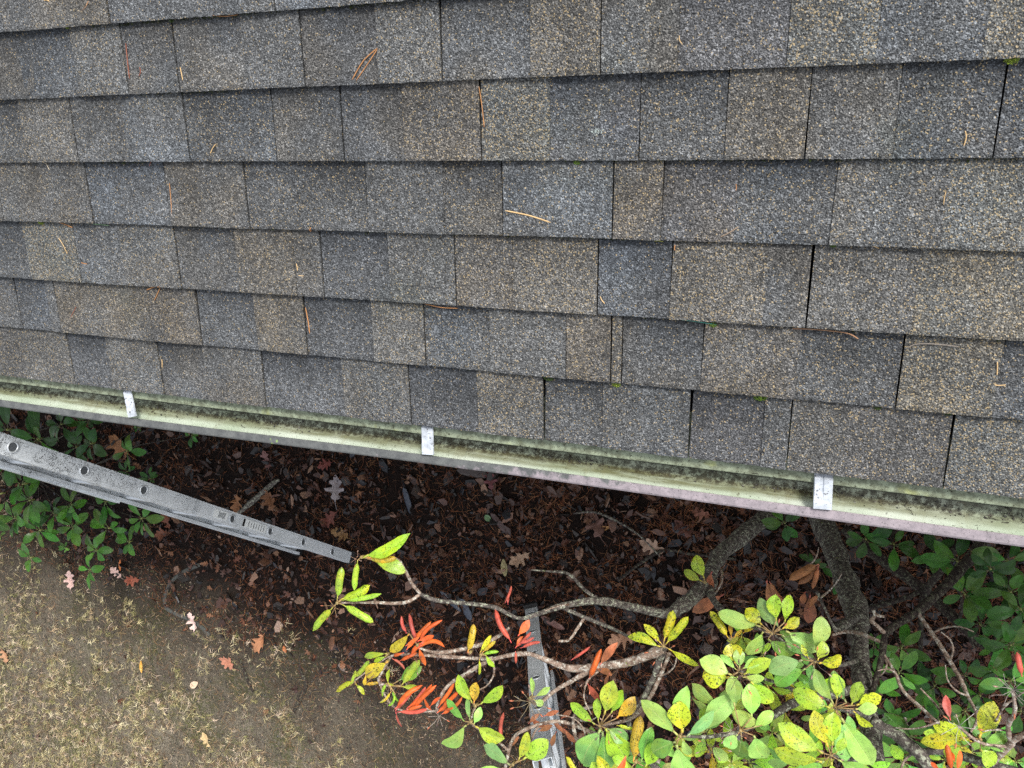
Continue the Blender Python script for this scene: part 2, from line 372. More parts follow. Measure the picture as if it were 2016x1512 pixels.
# per course: (right edge px, y px of its middle, tint, gap at the right edge) - gap 1 = open seam, 0 = printed change of blend
CO = {
 0: (687, [(48, 'gb', 0), (144, 'wa', 1), (220, 'bb', 0), (321, 'wa', 1), (408, 'gb', 0), (523, 'gr', 1), (680, 'bb', 0), (811, 'wa', 1), (944, 'bb', 0), (1075, 'ta', 1), (1189, 'dk', 0), (1361, 'lg', 1), (1503, 'pu', 0), (1556, 'gr', 1), (1663, 'wa', 0), (1868, 'br', 1), (2040, 'ye', 0)]),
 1: (600, [(119, 'gr', 1), (301, 'wa', 1), (396, 'br', 1), (508, 'gb', 0), (606, 'wa', 1), (737, 'bb', 0), (840, 'wa', 1), (967, 'dk', 0), (1118, 'lg', 1), (1207, 'br', 1), (1228, 'ta', 1), (1384, 'gb', 0), (1571, 'br', 0), (1773, 'dk', 1), (1963, 'ye', 0), (2080, 'dk', 1)]),
 2: (500, [(58, 'gb', 0), (158, 'ye', 1), (245, 'gr', 0), (355, 'wa', 1), (470, 'gb', 0), (585, 'wa', 1), (638, 'gr', 1), (770, 'bb', 0), (901, 'lg', 1), (1013, 'br', 0), (1180, 'ta', 1), (1322, 'bb', 0), (1507, 'ta', 0), (1596, 'gr', 1), (1803, 'wa', 0), (2060, 'ye', 1)]),
 3: (390, [(4, 'gr', 1), (181, 'gr', 1), (335, 'gb', 1), (490, 'gr', 1), (726, 'dk', 1), (875, 'gr', 0), (993, 'dk', 1), (1210, 'gr', 1), (1305, 'br', 0), (1450, 'pu', 0), (1640, 'dk', 0), (1860, 'wa', 0), (2090, 'ye', 1)]),
 4: (240, [(50, 'pu', 0), (152, 'wa', 1), (250, 'gr', 0), (372, 'gr', 1), (544, 'dk', 1), (678, 'gb', 1), (798, 'bb', 0), (951, 'br', 1), (1085, 'ye', 0), (1263, 'pu', 1), (1432, 'dk', 0), (1594, 'wa', 1), (1767, 'gr', 0), (1970, 'dk', 1), (2120, 'vd', 1)]),
 5: (100, [(45, 'wa', 1), (153, 'gb', 0), (251, 'wa', 1), (351, 'gb', 1), (484, 'gb', 0), (600, 'gr', 1), (746, 'bb', 0), (872, 'wa', 1), (1047, 'gb', 0), (1187, 'ta', 1), (1339, 'gr', 0), (1556, 'pu', 0), (1733, 'ye', 0), (1947, 'gr', 0), (2120, 'ye', 1)]),
 6: (20, [(4, 'gr', 1), (98, 'gr', 0), (213, 'wa', 1), (443, 'gb', 0), (540, 'gr', 1), (683, 'gb', 1), (900, 'gr', 1)]),
}
def rnd_seg(u, stop):
    out = []
    while u < stop:
        w = random.choice((.09, .11, .13, .16, .19, .22)); u += w; out.append((u, random.choice(['gr', 'gb', 'bb', 'wa', 'br', 'dk', 'lg', 'ye', 'ta']), random.choice((0, 1))))
    return out
roof_mb = MB()
for ci in range(len(V) - 1):
    v0, v1 = V[ci], V[ci + 1]
    if ci in CO:
        # the y pixel of the middle of this course at every seam comes from the course's own v
        seg = []
        for (xp, t, gp) in CO[ci][1]:
            lo, hi = -60, 1400
            for _ in range(28):
                ym = (lo + hi) / 2
                if RP(xp, ym)[1] > (v0 + v1) / 2: lo = ym
                else: hi = ym
            seg.append((RP(xp, ym)[0], t, gp))
        left = rnd_seg(U0, seg[0][0] - .14); segs = left + seg + rnd_seg(seg[-1][0], U1)
    else: segs = rnd_seg(U0 + random.random() * .1, U1)
    ua = U0; raised = False
    for (ub, t, gp) in segs:
        rgb, ya = TI[t]; rgb = tuple(w_ + (q - 106 - d_) * .22 + d_ * .18 for d_ in [sum(rgb) / 3 - 106] for q, w_ in zip(rgb, (106, 107, 107))); ya *= .6; base = np.array(lin(rgb)) * 0.71 * random.uniform(.94, 1.06); base2 = base * np.array([random.uniform(.85, 1.15)] * 3) * np.array(random.choice([(1.08, 1.0, .9), (.95, 1, 1.06), (1, 1, 1)])); raised = t in ('wa', 'ta', 'lg', 'ye', 'br', 'gr')
        up = .0035 if raised else .0008
        g0 = .0027; a, b = ua + .0003, ub - (g0 * random.uniform(.7, 1.1) if gp else .0001)
        ua = ub
        if b - a < .01: continue
        nu = max(3, int((b - a) / .008)); rows = [0, .006, .03, .06, .09, .12, v1 - v0 + .012]
        lean = random.uniform(-.0012, .0012) if not gp else random.uniform(-.0012, .0002)
        vs = []; cs = []
        for r, dv in enumerate(rows):
            for i in range(nu + 1):
                u = a + (b - a) * i / nu; wob = .0018 * noise.noise(Vector((u * 3, ci * 7.1, 0))) + .0007 * noise.noise(Vector((u * 60, ci, 2))) + .0006 * random.uniform(-1, 1)
                v = v0 + dv + (wob if r < 2 else wob * .5)
                n = .0125 * (1 - dv / (v1 - v0)) + up - .001 + .0012 * noise.noise(Vector((u * 5, v * 9, ci)))
                if r == 0: n -= .0012
                vs.append(roofpt(u + lean * (dv / .14) * 2, v, n))
                k = base + (base2 - base) * max(0, min(1, .5 + 1.6 * noise.noise(Vector((u * 11, v * 11, 8)))))
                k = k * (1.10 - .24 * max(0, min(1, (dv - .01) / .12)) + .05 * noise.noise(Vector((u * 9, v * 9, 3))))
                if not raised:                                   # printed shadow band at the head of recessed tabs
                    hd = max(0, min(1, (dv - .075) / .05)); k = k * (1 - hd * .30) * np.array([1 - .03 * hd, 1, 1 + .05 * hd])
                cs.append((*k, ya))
        N = nu + 1; R = len(rows)
        fs = [(r * N + i, r * N + i + 1, (r + 1) * N + i + 1, (r + 1) * N + i) for r in range(R - 1) for i in range(nu)]
        # butt edge and sides
        kb = len(vs)
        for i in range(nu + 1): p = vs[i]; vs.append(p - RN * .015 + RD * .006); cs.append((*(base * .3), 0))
        fs += [(i, kb + i, kb + i + 1, i + 1) for i in range(nu)]
        ks = len(vs)
        for e in (0, nu):
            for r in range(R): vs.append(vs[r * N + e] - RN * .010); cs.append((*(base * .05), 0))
        for q, e in enumerate((0, nu)):
            for r in range(R - 1): fs.append((r * N + e, (r + 1) * N + e, ks + q * R + r + 1, ks + q * R + r))
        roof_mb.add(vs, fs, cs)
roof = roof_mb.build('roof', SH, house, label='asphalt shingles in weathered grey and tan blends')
VT = V[-1]
deck = MB(); th = .02
a = [roofpt(U0, .05, -.016), roofpt(U1, .05, -.016), roofpt(U1, VT, -.016), roofpt(U0, VT, -.016)]
bq = [p - RN * th for p in a]
deck.add(a + bq, [(0, 1, 2, 3), (7, 6, 5, 4), (0, 4, 5, 1), (1, 5, 6, 2), (2, 6, 7, 3), (3, 7, 4, 0)])
apex = roofpt(0, VT, 0)
far_y = apex.y + VT * math.cos(PITCH)
back = [Vector((U0, apex.y + .002, apex.z - .008)), Vector((U1, apex.y + .002, apex.z - .008)), Vector((U1, far_y, HE)), Vector((U0, far_y, HE))]
deck.add(back + [p - Vector((0, 0, .025)) for p in back], [(0, 1, 2, 3), (7, 6, 5, 4), (0, 4, 5, 1), (1, 5, 6, 2), (2, 6, 7, 3), (3, 7, 4, 0)])
deck.build('roof_deck', FELT, house)
def extr(prof, u0, u1, mb, step=.05, sag=True, close=False):
    """sweep a (y, z) profile along the eave"""
    n = int((u1 - u0) / step) + 1; m_ = len(prof); vs = []
    for i in range(n + 1):
        u = u0 + (u1 - u0) * i / n
        s = (.004 * noise.noise(Vector((u * .9, 0, 5))) + .0012 * noise.noise(Vector((u * 5, 2, 5)))) if sag else 0
        s2 = (.004 * math.exp(-((u + .5) / .7) ** 2)) if sag else 0
        for (y, z) in prof: k = min(1, max(0, (-y - .03) / .04)); vs.append(Vector((u, y + (s + s2) * k, HE + z + s * .5 * k)))
    fs = [(i * m_ + j, (i + 1) * m_ + j, (i + 1) * m_ + (j + 1) % m_, i * m_ + (j + 1) % m_) for i in range(n) for j in range(m_ if close else m_ - 1)]
    mb.add(vs, fs)
mb = MB(); extr([(.09, .0215), (.0, -.0085), (-.0255, -.0135), (-.0268, -.0155), (-.0268, -.04), (-.0255, -.04), (-.0255, -.0165), (.0, -.0105), (.09, .0195)], U0, U1, mb, .02, sag=False, close=True)
mb.build('drip_edge', DRIP, house, smooth=False, label='mint drip edge specked with grime and algae')
mb = MB(); extr([(.026, -.03), (.021, -.06), (.0, -.068), (-.028, -.068), (-.045, -.0655), (-.056, -.060), (-.065, -.052), (-.073, -.044), (-.079, -.036), (-.0825, -.028), (-.083, -.02)], U0, U1, mb, .03)
mb2 = [(-.0845, -.02), (-.1, -.034), (-.098, -.045), (-.088, -.052), (-.075, -.062), (-.066, -.085), (-.058, -.098), (-.03, -.102), (.022, -.102), (.0285, -.095), (.0285, -.03)]
extr(mb2, U0, U1, mb, .03)
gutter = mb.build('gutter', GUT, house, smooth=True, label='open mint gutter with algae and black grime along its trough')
mb = MB(); extr([(-.0785, -.0185), (-.0785, -.0165), (-.0805, -.0145), (-.095, -.0155), (-.0985, -.018), (-.0995, -.023), (-.0995, -.034), (-.0965, -.034), (-.096, -.0195), (-.0815, -.0185)], U0, U1, mb, .03, close=True)
lip = mb.build('gutter_lip', LIP, gutter, smooth=False, label='grey to mauve rolled front lip')
def strap(px0, px1, wpx):
    """px0: pixel where it leaves the shingles, px1: where it meets the lip"""
    p0 = W(*px0, HE - .006); p1 = W(*px1, HE - .012); s = MB()
    d = (p1 - p0); L = d.length; d.normalize(); side = Vector((-d.y, d.x, 0)).normalized(); up = d.cross(side); up = up if up.z > 0 else -up
    w = wpx * m_per_px(p0) / 2
    prof = [(-1, .0), (-.92, .0025), (-.45, .0025), (-.36, .0002), (-.05, .0002), (.05, .0025), (.9, .0025), (1, 0)]
    ks = [-.03, 0, L * .15, L * .3, L * .5, L * .75, L * .96, L]; vs = []
    for k in ks:
        flat = 0 if k < L * .72 else 1
        for (a_, h_) in prof: vs.append(p0 + d * k + side * (a_ * w * (1 - .05 * max(0, k) / L)) + up * ((h_ if not flat else .0025) + .004 - (0 if k > 0 else .006)))
    for k in ks:
        for (a_, h_) in prof: vs.append(p0 + d * k + side * (a_ * w) + up * (.0012 - (0 if k > 0 else .006)))
    m_ = len(prof); nk = len(ks); o = m_ * nk
    fs = [(i * m_ + j, i * m_ + j + 1, (i + 1) * m_ + j + 1, (i + 1) * m_ + j) for i in range(nk - 1) for j in range(m_ - 1)]
    fs += [(o + i * m_ + j, o + (i + 1) * m_ + j, o + (i + 1) * m_ + j + 1, o + i * m_ + j + 1) for i in range(nk - 1) for j in range(m_ - 1)]
    for i in range(nk - 1): fs += [(i * m_, (i + 1) * m_, o + (i + 1) * m_, o + i * m_), (i * m_ + m_ - 1, o + i * m_ + m_ - 1, o + (i + 1) * m_ + m_ - 1, (i + 1) * m_ + m_ - 1)]
    fs += [((nk - 1) * m_ + j, (nk - 1) * m_ + j + 1, o + (nk - 1) * m_ + j + 1, o + (nk - 1) * m_ + j) for j in range(m_ - 1)]
    s.add(vs, fs); return s.build('gutter_hanger', STRAP, gutter)
strap((251, 762), (263, 820), 19); strap((842, 833), (844, 894), 25); strap((1622, 932), (1619, 1001), 35)
mb = MB(); mb.box(Vector(((U0 + U1) / 2, .04, HE - .1)), Vector(((U1 - U0) / 2, 0, 0)), Vector((0, .010, 0)), Vector((0, 0, .085))); mb.build('fascia', WALLP, house)
mb = MB(); mb.box(Vector(((U0 + U1) / 2, .25, HE - .178)), Vector(((U1 - U0) / 2, 0, 0)), Vector((0, .20, 0)), Vector((0, 0, .006))); mb.build('soffit', WALLP, house)
mb = MB()
y0, y1 = .45, far_y - .45
z = -.05
prof = []
while z < HE - .17: prof += [(y0 - .012, z), (y0, z + .11)]; z += .112
for i in range(0, len(prof), 2):
    (ya_, za_), (yb_, zb_) = prof[i], prof[i + 1]
    mb.add([(U0 + .3, ya_, za_), (U1 - .3, ya_, za_), (U1 - .3, yb_, zb_), (U0 + .3, yb_, zb_)], [(0, 1, 2, 3)])
    mb.add([(U0 + .3, yb_ + .002, za_ - .002), (U1 - .3, yb_ + .002, za_ - .002), (U1 - .3, ya_, za_), (U0 + .3, ya_, za_)], [(0, 1, 2, 3)])
for xx in (U0 + .3, U1 - .3):
    mb.add([(xx, y0 + .004, -.05), (xx, y1, -.05), (xx, y1, HE), (xx, (y0 + y1) / 2, apex.z - .05), (xx, y0 + .004, HE)], [(0, 1, 2, 3, 4)])
mb.add([(U0 + .3, y1, -.05), (U1 - .3, y1, -.05), (U1 - .3, y1, HE), (U0 + .3, y1, HE)], [(0, 1, 2, 3)])
mb.build('wall', WALLP, house)

def gut_z(y):
    pts_ = [(-.028, -.068), (-.045, -.0655), (-.056, -.060), (-.065, -.052), (-.073, -.044), (-.079, -.036), (-.0825, -.028)]
    for (y0_, z0_), (y1_, z1_) in zip(pts_, pts_[1:]):
        if y <= y0_ and y >= y1_: return z0_ + (z1_ - z0_) * (y - y0_) / (y1_ - y0_)
    return -.09
mb = MB()
for _ in range(2600):
    u = random.uniform(-2.3, 1.0); y = random.triangular(-.07, -.036, -.05)
    if random.random() > .5 + noise.noise(Vector((u * 3.5, 2, 2))) * 1.2: continue
    p = Vector((u, y, HE + gut_z(y) + .002)); q_ = random.uniform(.0007, .0024); kk = random.choice([(.018, .014, .01), (.03, .024, .014), (.05, .04, .025), (.02, .018, .016)])
    vs = [p + Vector((random.gauss(0, q_), random.gauss(0, q_), random.uniform(0, q_))) for _ in range(4)]; mb.add(vs, [(0, 1, 2), (0, 2, 3), (0, 3, 1), (1, 3, 2)], (*kk, 0))
for _ in range(46):
    u = random.uniform(-2.2, .9); y = random.uniform(-.07, -.02); an = random.uniform(0, 3.1); L = random.uniform(.006, .022); z_ = HE + (gut_z(y) + .004 if y < -.03 else -.0115)
    d = Vector((math.cos(an), math.sin(an) * .5, .1)) * L; p = Vector((u, y, z_)); mb.tube([p - d * .5, p + Vector((0, .001, .0015)), p + d * .5], [.0005, .0006, .0004], 4, (.03, .022, .014, 0))
tag(mb.build('gutter_grit', CHIP), 'black crumbs and short dark needles lying in the gutter trough', 'debris', kind='stuff')

# ------------------------------------------------------------------ moss and needles on the roof
def course_n(v, ci=None):
    for i in range(len(V) - 1):
        if V[i] <= v < V[i + 1]: return .0075 * (1 - (v - V[i]) / (V[i + 1] - V[i])) + .004
    return .006
mb = MB()
for ci in range(1, 9):
    u = -2.6
    while u < 1.6:
        if noise.noise(Vector((u * 2.2, ci * 3.3, 1))) > .02 and random.random() < .8:
            for _ in range(random.randint(1, 5)):
                p = roofpt(u + random.uniform(-.006, .006), V[ci] - random.uniform(0, .004), .001 + random.random() * .003)
                r = random.uniform(.0008, .0022); q = [p + Vector((random.gauss(0, r), random.gauss(0, r), random.gauss(0, r))) for _ in range(3)]
                k = random.uniform(.6, 1.2); mb.add(q, [(0, 1, 2)], (.05 * k, .062 * k, .022 * k, 0))
        u += .0045
mo = mb.build('moss_fringe', MOSS); tag(mo, 'thin dark moss growing along the lower edges of the shingles', 'moss', kind='stuff')
def moss_clump(px, py, rpx, col, label):
    u, v = RP(px, py, .006); c = roofpt(u, v, .004); R_ = rpx * m_per_px(c); mb = MB()
    o0 = c
    for _ in range(int(90 + rpx * 22)):
        a_ = random.uniform(0, 6.28); rr = R_ * math.sqrt(random.random()); h = R_ * .55 * (1 - (rr / R_) ** 2) + .0005
        p = c + Vector((1, 0, 0)) * rr * 1.25 * math.cos(a_) + RD * rr * .75 * math.sin(a_) + RN * h * random.uniform(.4, 1)
        s_ = R_ * .13; q = [p + Vector((random.gauss(0, s_), random.gauss(0, s_), random.gauss(0, s_ * .7))) for _ in range(3)]
        k = random.uniform(.45, 1.5); mb.add(q, [(0, 1, 2)], (col[0] * k, col[1] * k, col[2] * k, 0))
    tag(mb.build('moss_clump', MOSS), label, 'moss', 'moss clumps growing on the roof')
MG = (.12, .2, .03); MY = (.26, .34, .05); MD = (.07, .11, .03)
for a_ in [(1496, 782, 10, MG, 'largest bright green moss clump, second shingle edge above the gutter'), (1213, 757, 7, MY, 'yellow green moss clump under the narrow tan shingle strip'),
           (1080, 744, 8, MD, 'grey green moss clump just left of the narrow tan shingle strip'), (80, 438, 6, MY, 'small yellow green moss clump near left end of a shingle edge'),
           (175, 438, 5, MD, 'dull green moss clump beside the short green needle'), (1136, 320, 6, MG, 'green moss clump under the shingle with the pale lichen spot'),
           (1992, 118, 10, MY, 'bright moss clump at the upper right corner of the roof'), (1640, 484, 5, MG, 'small green moss clump above the tan shingles at right'),
           (1728, 803, 6, MD, 'flat dark moss clump right of the largest one'), (1404, 640, 6, MG, 'green moss clump at the end of the thin green thread'),
           (131, 54, 4, MY, 'tiny yellow moss clump near the top left of the roof'), (336, 40, 5, MD, 'tiny dark moss clump on the topmost shingle edge'),
           (1866, 814, 6, MD, 'dark moss clump lowest at the right end of the roof'), (973, 730, 4, MY, 'tiny moss speck left of the grey green clump')]:
    moss_clump(*a_)
# a pale lichen spot
mb = MB()
u, v = RP(1176, 258, .004); c = roofpt(u, v, course_n(v) + .0006)
for _ in range(60):
    p = c + Vector((random.gauss(0, .005), 0, 0)) + RD * random.gauss(0, .003) + RN * random.uniform(0, .0008); q = [p + Vector((random.gauss(0, .0014), 0, 0)) + RD * random.gauss(0, .0014) for _ in range(3)]; mb.add(q, [(0, 1, 2)], (.42, .48, .45, 0))
tag(mb.build('lichen_spot', MOSS), 'pale blue grey lichen spot on a dark shingle', 'lichen')
OR_ = (.44, .21, .08); RD_ = (.28, .10, .06); ST_ = (.62, .42, .20); GN_ = (.12, .30, .14); GY_ = (.25, .21, .17); PL_ = (.5, .42, .3)
NE = [
 ([(745, 95), (718, 120), (697, 157)], 3.6, OR_, 'curved orange needle, left one of the crossed pair near the roof top'), ([(745, 97), (728, 124), (705, 158)], 3.2, OR_, 'curved orange needle, right one of the crossed pair near the roof top'),
 ([(943, 170), (950, 210), (955, 250)], 2.8, OR_, 'straight orange needle stuck in a seam right under a shingle edge'), ([(997, 414), (1042, 423), (1086, 437)], 4.0, ST_, 'thick straw coloured needle lying alone mid roof'),
 ([(335, 360), (340, 400), (343, 437)], 2.6, OR_, 'long thin orange needle along a seam left of middle'), ([(602, 605), (608, 630), (612, 655)], 3.4, OR_, 'bright orange needle in a seam two courses above the gutter'),
 ([(289, 571), (303, 565), (318, 563)], 3.2, OR_, 'upper needle of the orange right-angled pair'), ([(316, 564), (311, 577), (305, 591)], 2.6, OR_, 'lower needle of the orange right-angled pair'),
 ([(249, 85), (254, 122), (259, 155)], 3.0, RD_, 'dark red needle in a seam on the upper left'), ([(278, 132), (280, 142), (277, 150)], 2.4, RD_, 'very short red needle beside a dark scratch'),
 ([(358, 132), (361, 145), (364, 158)], 3.0, ST_, 'short straw needle at the bottom of an upper left seam'), ([(836, 598), (868, 605), (902, 607)], 2.6, OR_, 'orange needle hugging a shingle edge mid roof'),
 ([(219, 661), (240, 659), (262, 657)], 2.8, ST_, 'pale needle across the lowest full shingle edge at left'), ([(152, 603), (147, 614), (139, 630)], 2.0, RD_, 'thin reddish needle on a grey shingle at far left'),
 ([(105, 435), (124, 440), (143, 448)], 2.6, OR_, 'orange needle beside the small yellow green moss clump'), ([(182, 441), (198, 442), (215, 444)], 2.4, (.16, .26, .14), 'short green needle at a shingle edge'),
 ([(85, 310), (91, 322), (98, 335)], 2.2, PL_, 'pale thin needle crossing a shingle edge at far left'), ([(302, 290), (300, 308), (294, 327)], 1.8, RD_, 'hair-thin reddish needle crossing an upper shingle edge'),
 ([(428, 283), (422, 292), (418, 302)], 2.8, ST_, 'short straw needle on the third course from the top'), ([(616, 447), (614, 450), (611, 456)], 3.2, OR_, 'stubby orange needle under a shingle edge'),
 ([(116, 468), (126, 482), (135, 500)], 1.8, ST_, 'faint pale needle on an olive shingle at left'), ([(1183, 582), (1186, 589), (1192, 596)], 3.0, ST_, 'short curved straw needle in a seam mid roof'),
 ([(178, 2), (170, 18), (153, 26)], 2.6, OR_, 'curved orange needle on the topmost course'), ([(90, 1), (95, 0), (101, 3)], 3.5, ST_, 'tip of a straw needle cut by the top of the roof view'),
 ([(424, 31), (446, 32), (468, 29)], 2.0, OR_, 'thin orange needle lying in the topmost shingle edge'), ([(1338, 70), (1339, 80), (1345, 88)], 2.2, ST_, 'tiny straw needle in the seam near the top right'),
 ([(1899, 257), (1901, 270), (1896, 287)], 3.2, ST_, 'curved straw needle on a dark shingle at upper right'), ([(1963, 711), (1963, 724), (1962, 737)], 3.2, ST_, 'upright straw needle at lower right of the roof'),
 ([(1957, 756), (1967, 757), (1979, 756)], 3.2, ST_, 'level straw needle below the upright one at lower right'), ([(1718, 484), (1724, 486), (1731, 489)], 3.2, ST_, 'stubby straw needle under a shingle edge at right'),
 ([(1329, 482), (1328, 488), (1329, 493)], 3.0, OR_, 'tiny orange needle at the head of a tan shingle'), ([(1288, 475), (1296, 474), (1306, 476)], 2.2, (.4, .4, .08), 'tiny yellow needle in a shingle edge mid roof'),
 ([(1862, 376), (1859, 388), (1857, 402)], 2.2, ST_, 'thin straw needle in a faint seam at right'), ([(1449, 362), (1450, 368), (1449, 375)], 2.4, OR_, 'tiny orange needle in a seam right of middle'),
 ([(585, 518), (587, 525), (588, 532)], 2.8, ST_, 'straw needle in the seam left of a narrow shingle'), ([(590, 541), (596, 542), (601, 542)], 2.4, ST_, 'short level straw needle on a narrow shingle'),
 ([(163, 516), (169, 518), (175, 519)], 2.4, OR_, 'short level orange needle beside a left seam'), ([(320, 707), (321, 714), (321, 722)], 2.6, ST_, 'straw needle in a seam above the left gutter hanger'),
]
def strand(pts, wpx, col, name, label, cat, n=.0012, group=None, twig=False):
    mb = MB(); P = []
    for q in smooth_path(pts, 4):
        u, v = RP(q[0], q[1], .006); P.append(roofpt(u, v, course_n(v) + n + wpx * .0003))
    r = wpx * m_per_px(P[0]) / 2 * .66; N_ = len(P)
    mb.tube(P, [r * (1 if 0 < i < N_ - 1 else .45) * (random.uniform(.75, 1.2) if twig else 1) for i in range(N_)], 5, (*col, 0))
    return tag(mb.build(name, NEEDLE), label, cat, group)
for pts, w, col, lb in NE: strand(pts, w, col, 'pine_needle', lb, 'pine needle', group='pine needles fallen on the roof')
strand([(1560, 647), (1600, 648), (1650, 653), (1672, 657), (1690, 667)], 3.4, (.36, .2, .11), 'twig', 'thin brown bent twig lying along a shingle edge', 'twig', twig=True)
strand([(1786, 684), (1805, 677), (1840, 677), (1888, 682)], 3.4, (.22, .19, .16), 'twig', 'grey kinked twig lying on an olive shingle', 'twig', twig=True)
strand([(1419, 465), (1436, 457), (1455, 445)], 3.2, (.3, .22, .15), 'twig', 'short pale brown forked twig on a dark shingle', 'twig', twig=True)
strand([(1338, 629), (1370, 633), (1410, 639)], 2.0, (.08, .34, .26), 'thread', 'thin sea green thread under a shingle edge', 'thread')

# ------------------------------------------------------------------ ladders
def ladder(foot, top_dir, rung_dir, length, rail_w, label, fly_from=None, stickers=False, n_off=0.0, rung_t=None):
    a_ = top_dir.normalized(); r_ = (rung_dir - a_ * rung_dir.dot(a_)).normalized(); n_ = a_.cross(r_)     # r_: from near rail to far rail
    root = empty('ladder', foot, label=label, cat='ladder')
    S = .0125                                              # half flange depth
    width = .40
    def rail(base, out, length, start, w, name='rail'):
        """C channel: web facing out, flanges to the inside"""
        s = MB(); hw = w / 2; c0 = base + a_ * start; c1 = base + a_ * length; mid = (c0 + c1) / 2; hl = (c1 - c0).length / 2
        s.box(mid - out * .0012, a_ * hl, n_ * hw, out * .0012)
        for sg in (-1, 1):
            s.box(mid - out * .0165 + n_ * (sg * (hw - .0015)), a_ * hl, n_ * .0015, out * .0141)
            s.box(mid - out * .0318 + n_ * (sg * (hw - .0075)), a_ * hl, n_ * .0075, out * .0012)
            s.box(mid + out * .0006 + n_ * (sg * hw * .62), a_ * hl, n_ * .0012, out * .0006)
        return s.build(name, ALU, root)
    near, far = -r_, r_
    B0 = foot; B1 = foot + r_ * width
    rail(B0, near, length, .02, rail_w); rail(B1, far, length, .02, rail_w)
    if fly_from:
        rail(B0 + n_ * .006 - r_ * .034, near, length + .3, fly_from, rail_w * 1.06, 'fly_rail'); rail(B1 + n_ * .006 + r_ * .034, far, length + .3, fly_from, rail_w * 1.06, 'fly_rail')
    k = 0; t = rung_t or .18
    while t < length - .05:
        s = MB(); c0 = B0 + a_ * t - near * .004; c1 = B1 + a_ * t - far * .004
        s.tube([c0, c1], [.0155, .0155], 10); s.build('rung', RUNG, root)
        wide = fly_from and t > fly_from
        for (bp, out) in ((B0, near),):
            s = MB(); cc = bp + a_ * t + out * (.0012 if not wide else .0355) + (n_ * .006 if wide else n_ * 0)
            ring = [];  seg = 18
            for (rr, hh) in ((.0215, .0), (.0205, .0034), (.0172, .0038), (.0155, .0002)):
                for q in range(seg):
                    an = 2 * math.pi * q / seg; ring.append(cc + a_ * (rr * math.cos(an)) + n_ * (rr * math.sin(an)) + out * hh)
            fs = [(i * seg + q, i * seg + (q + 1) % seg, (i + 1) * seg + (q + 1) % seg, (i + 1) * seg + q) for i in range(3) for q in range(seg)]
            s.add(ring, fs); s.build('rung_end', RUNG, root, smooth=True)
            s = MB(); dsk = [cc + a_ * (0.0157 * math.cos(2 * math.pi * q / seg)) + n_ * (.0157 * math.sin(2 * math.pi * q / seg)) + out * .0006 for q in range(seg)]
            s.add(dsk, [tuple(range(seg))]); s.build('rung_socket', HOLE, root)
        t += .305
    for bp in (B0, B1):
        s = MB(); s.box(bp + a_ * .0 + r_ * 0 , a_ * .02, n_ * (rail_w / 2 + .006), r_ * .022); s.build('rubber_foot', BLACK, root)
    if stickers:
        for (t0, t1, blk) in stickers:
            s = MB(); m0 = B0 + a_ * ((t0 + t1) / 2) + near * .0022 ; s.box(m0, a_ * ((t1 - t0) / 2), n_ * (rail_w * .30), near * .0003)
            st = s.build('sticker', STICK, root)
            s = MB()
            if blk: s.box(m0 + a_ * ((t1 - t0) / 2 - .012) + near * .0005, a_ * .008, n_ * (rail_w * .27), near * .0002)
            for q in range(7): s.box(m0 + a_ * (-(t1 - t0) / 2 + .02 + q * (t1 - t0 - .05) / 7) + near * .0005, a_ * .0018, n_ * (rail_w * random.uniform(.18, .26)), near * .0002)
            s.build('print', HOLE if not blk else BLACK, st)
    return root
foot = W(703, 1106, 0); d1 = Vector((-.054, .394, .917))
pA = W(152, 921, CAM.z + 2.96 * ray(152, 921).z); pB = W(654, 1086, CAM.z + 4.56 * ray(654, 1086).z)
d1 = (pA - pB).normalized(); foot = pB - d1 * (pB.z / d1.z)
t6 = (pB - foot).length
ladder(foot, d1, Vector((-1, 0, 0)) * .88 + (W(586, 1098, 0) - foot).normalized() * .12, 3.75, .066, 'aluminium extension ladder leaning on the gutter, black flakes on its upper rail', fly_from=t6 + .305 * 4.0, stickers=[(t6 + .305 * 2.12, t6 + .305 * 2.75, True), (t6 + .305 * 3.12, t6 + .305 * 3.45, False)], rung_t=t6 - .305 * int(t6 / .305))
f2 = W(1045, 1195, 0); q2 = W(1054, 1317, .88); d2 = (q2 - f2).normalized()
r2 = (W(1074, 1312, 0) - f2)
ladder(f2, d2, r2, 1.75, .068, 'short aluminium ladder standing behind the bare pale branches', rung_t=.12)

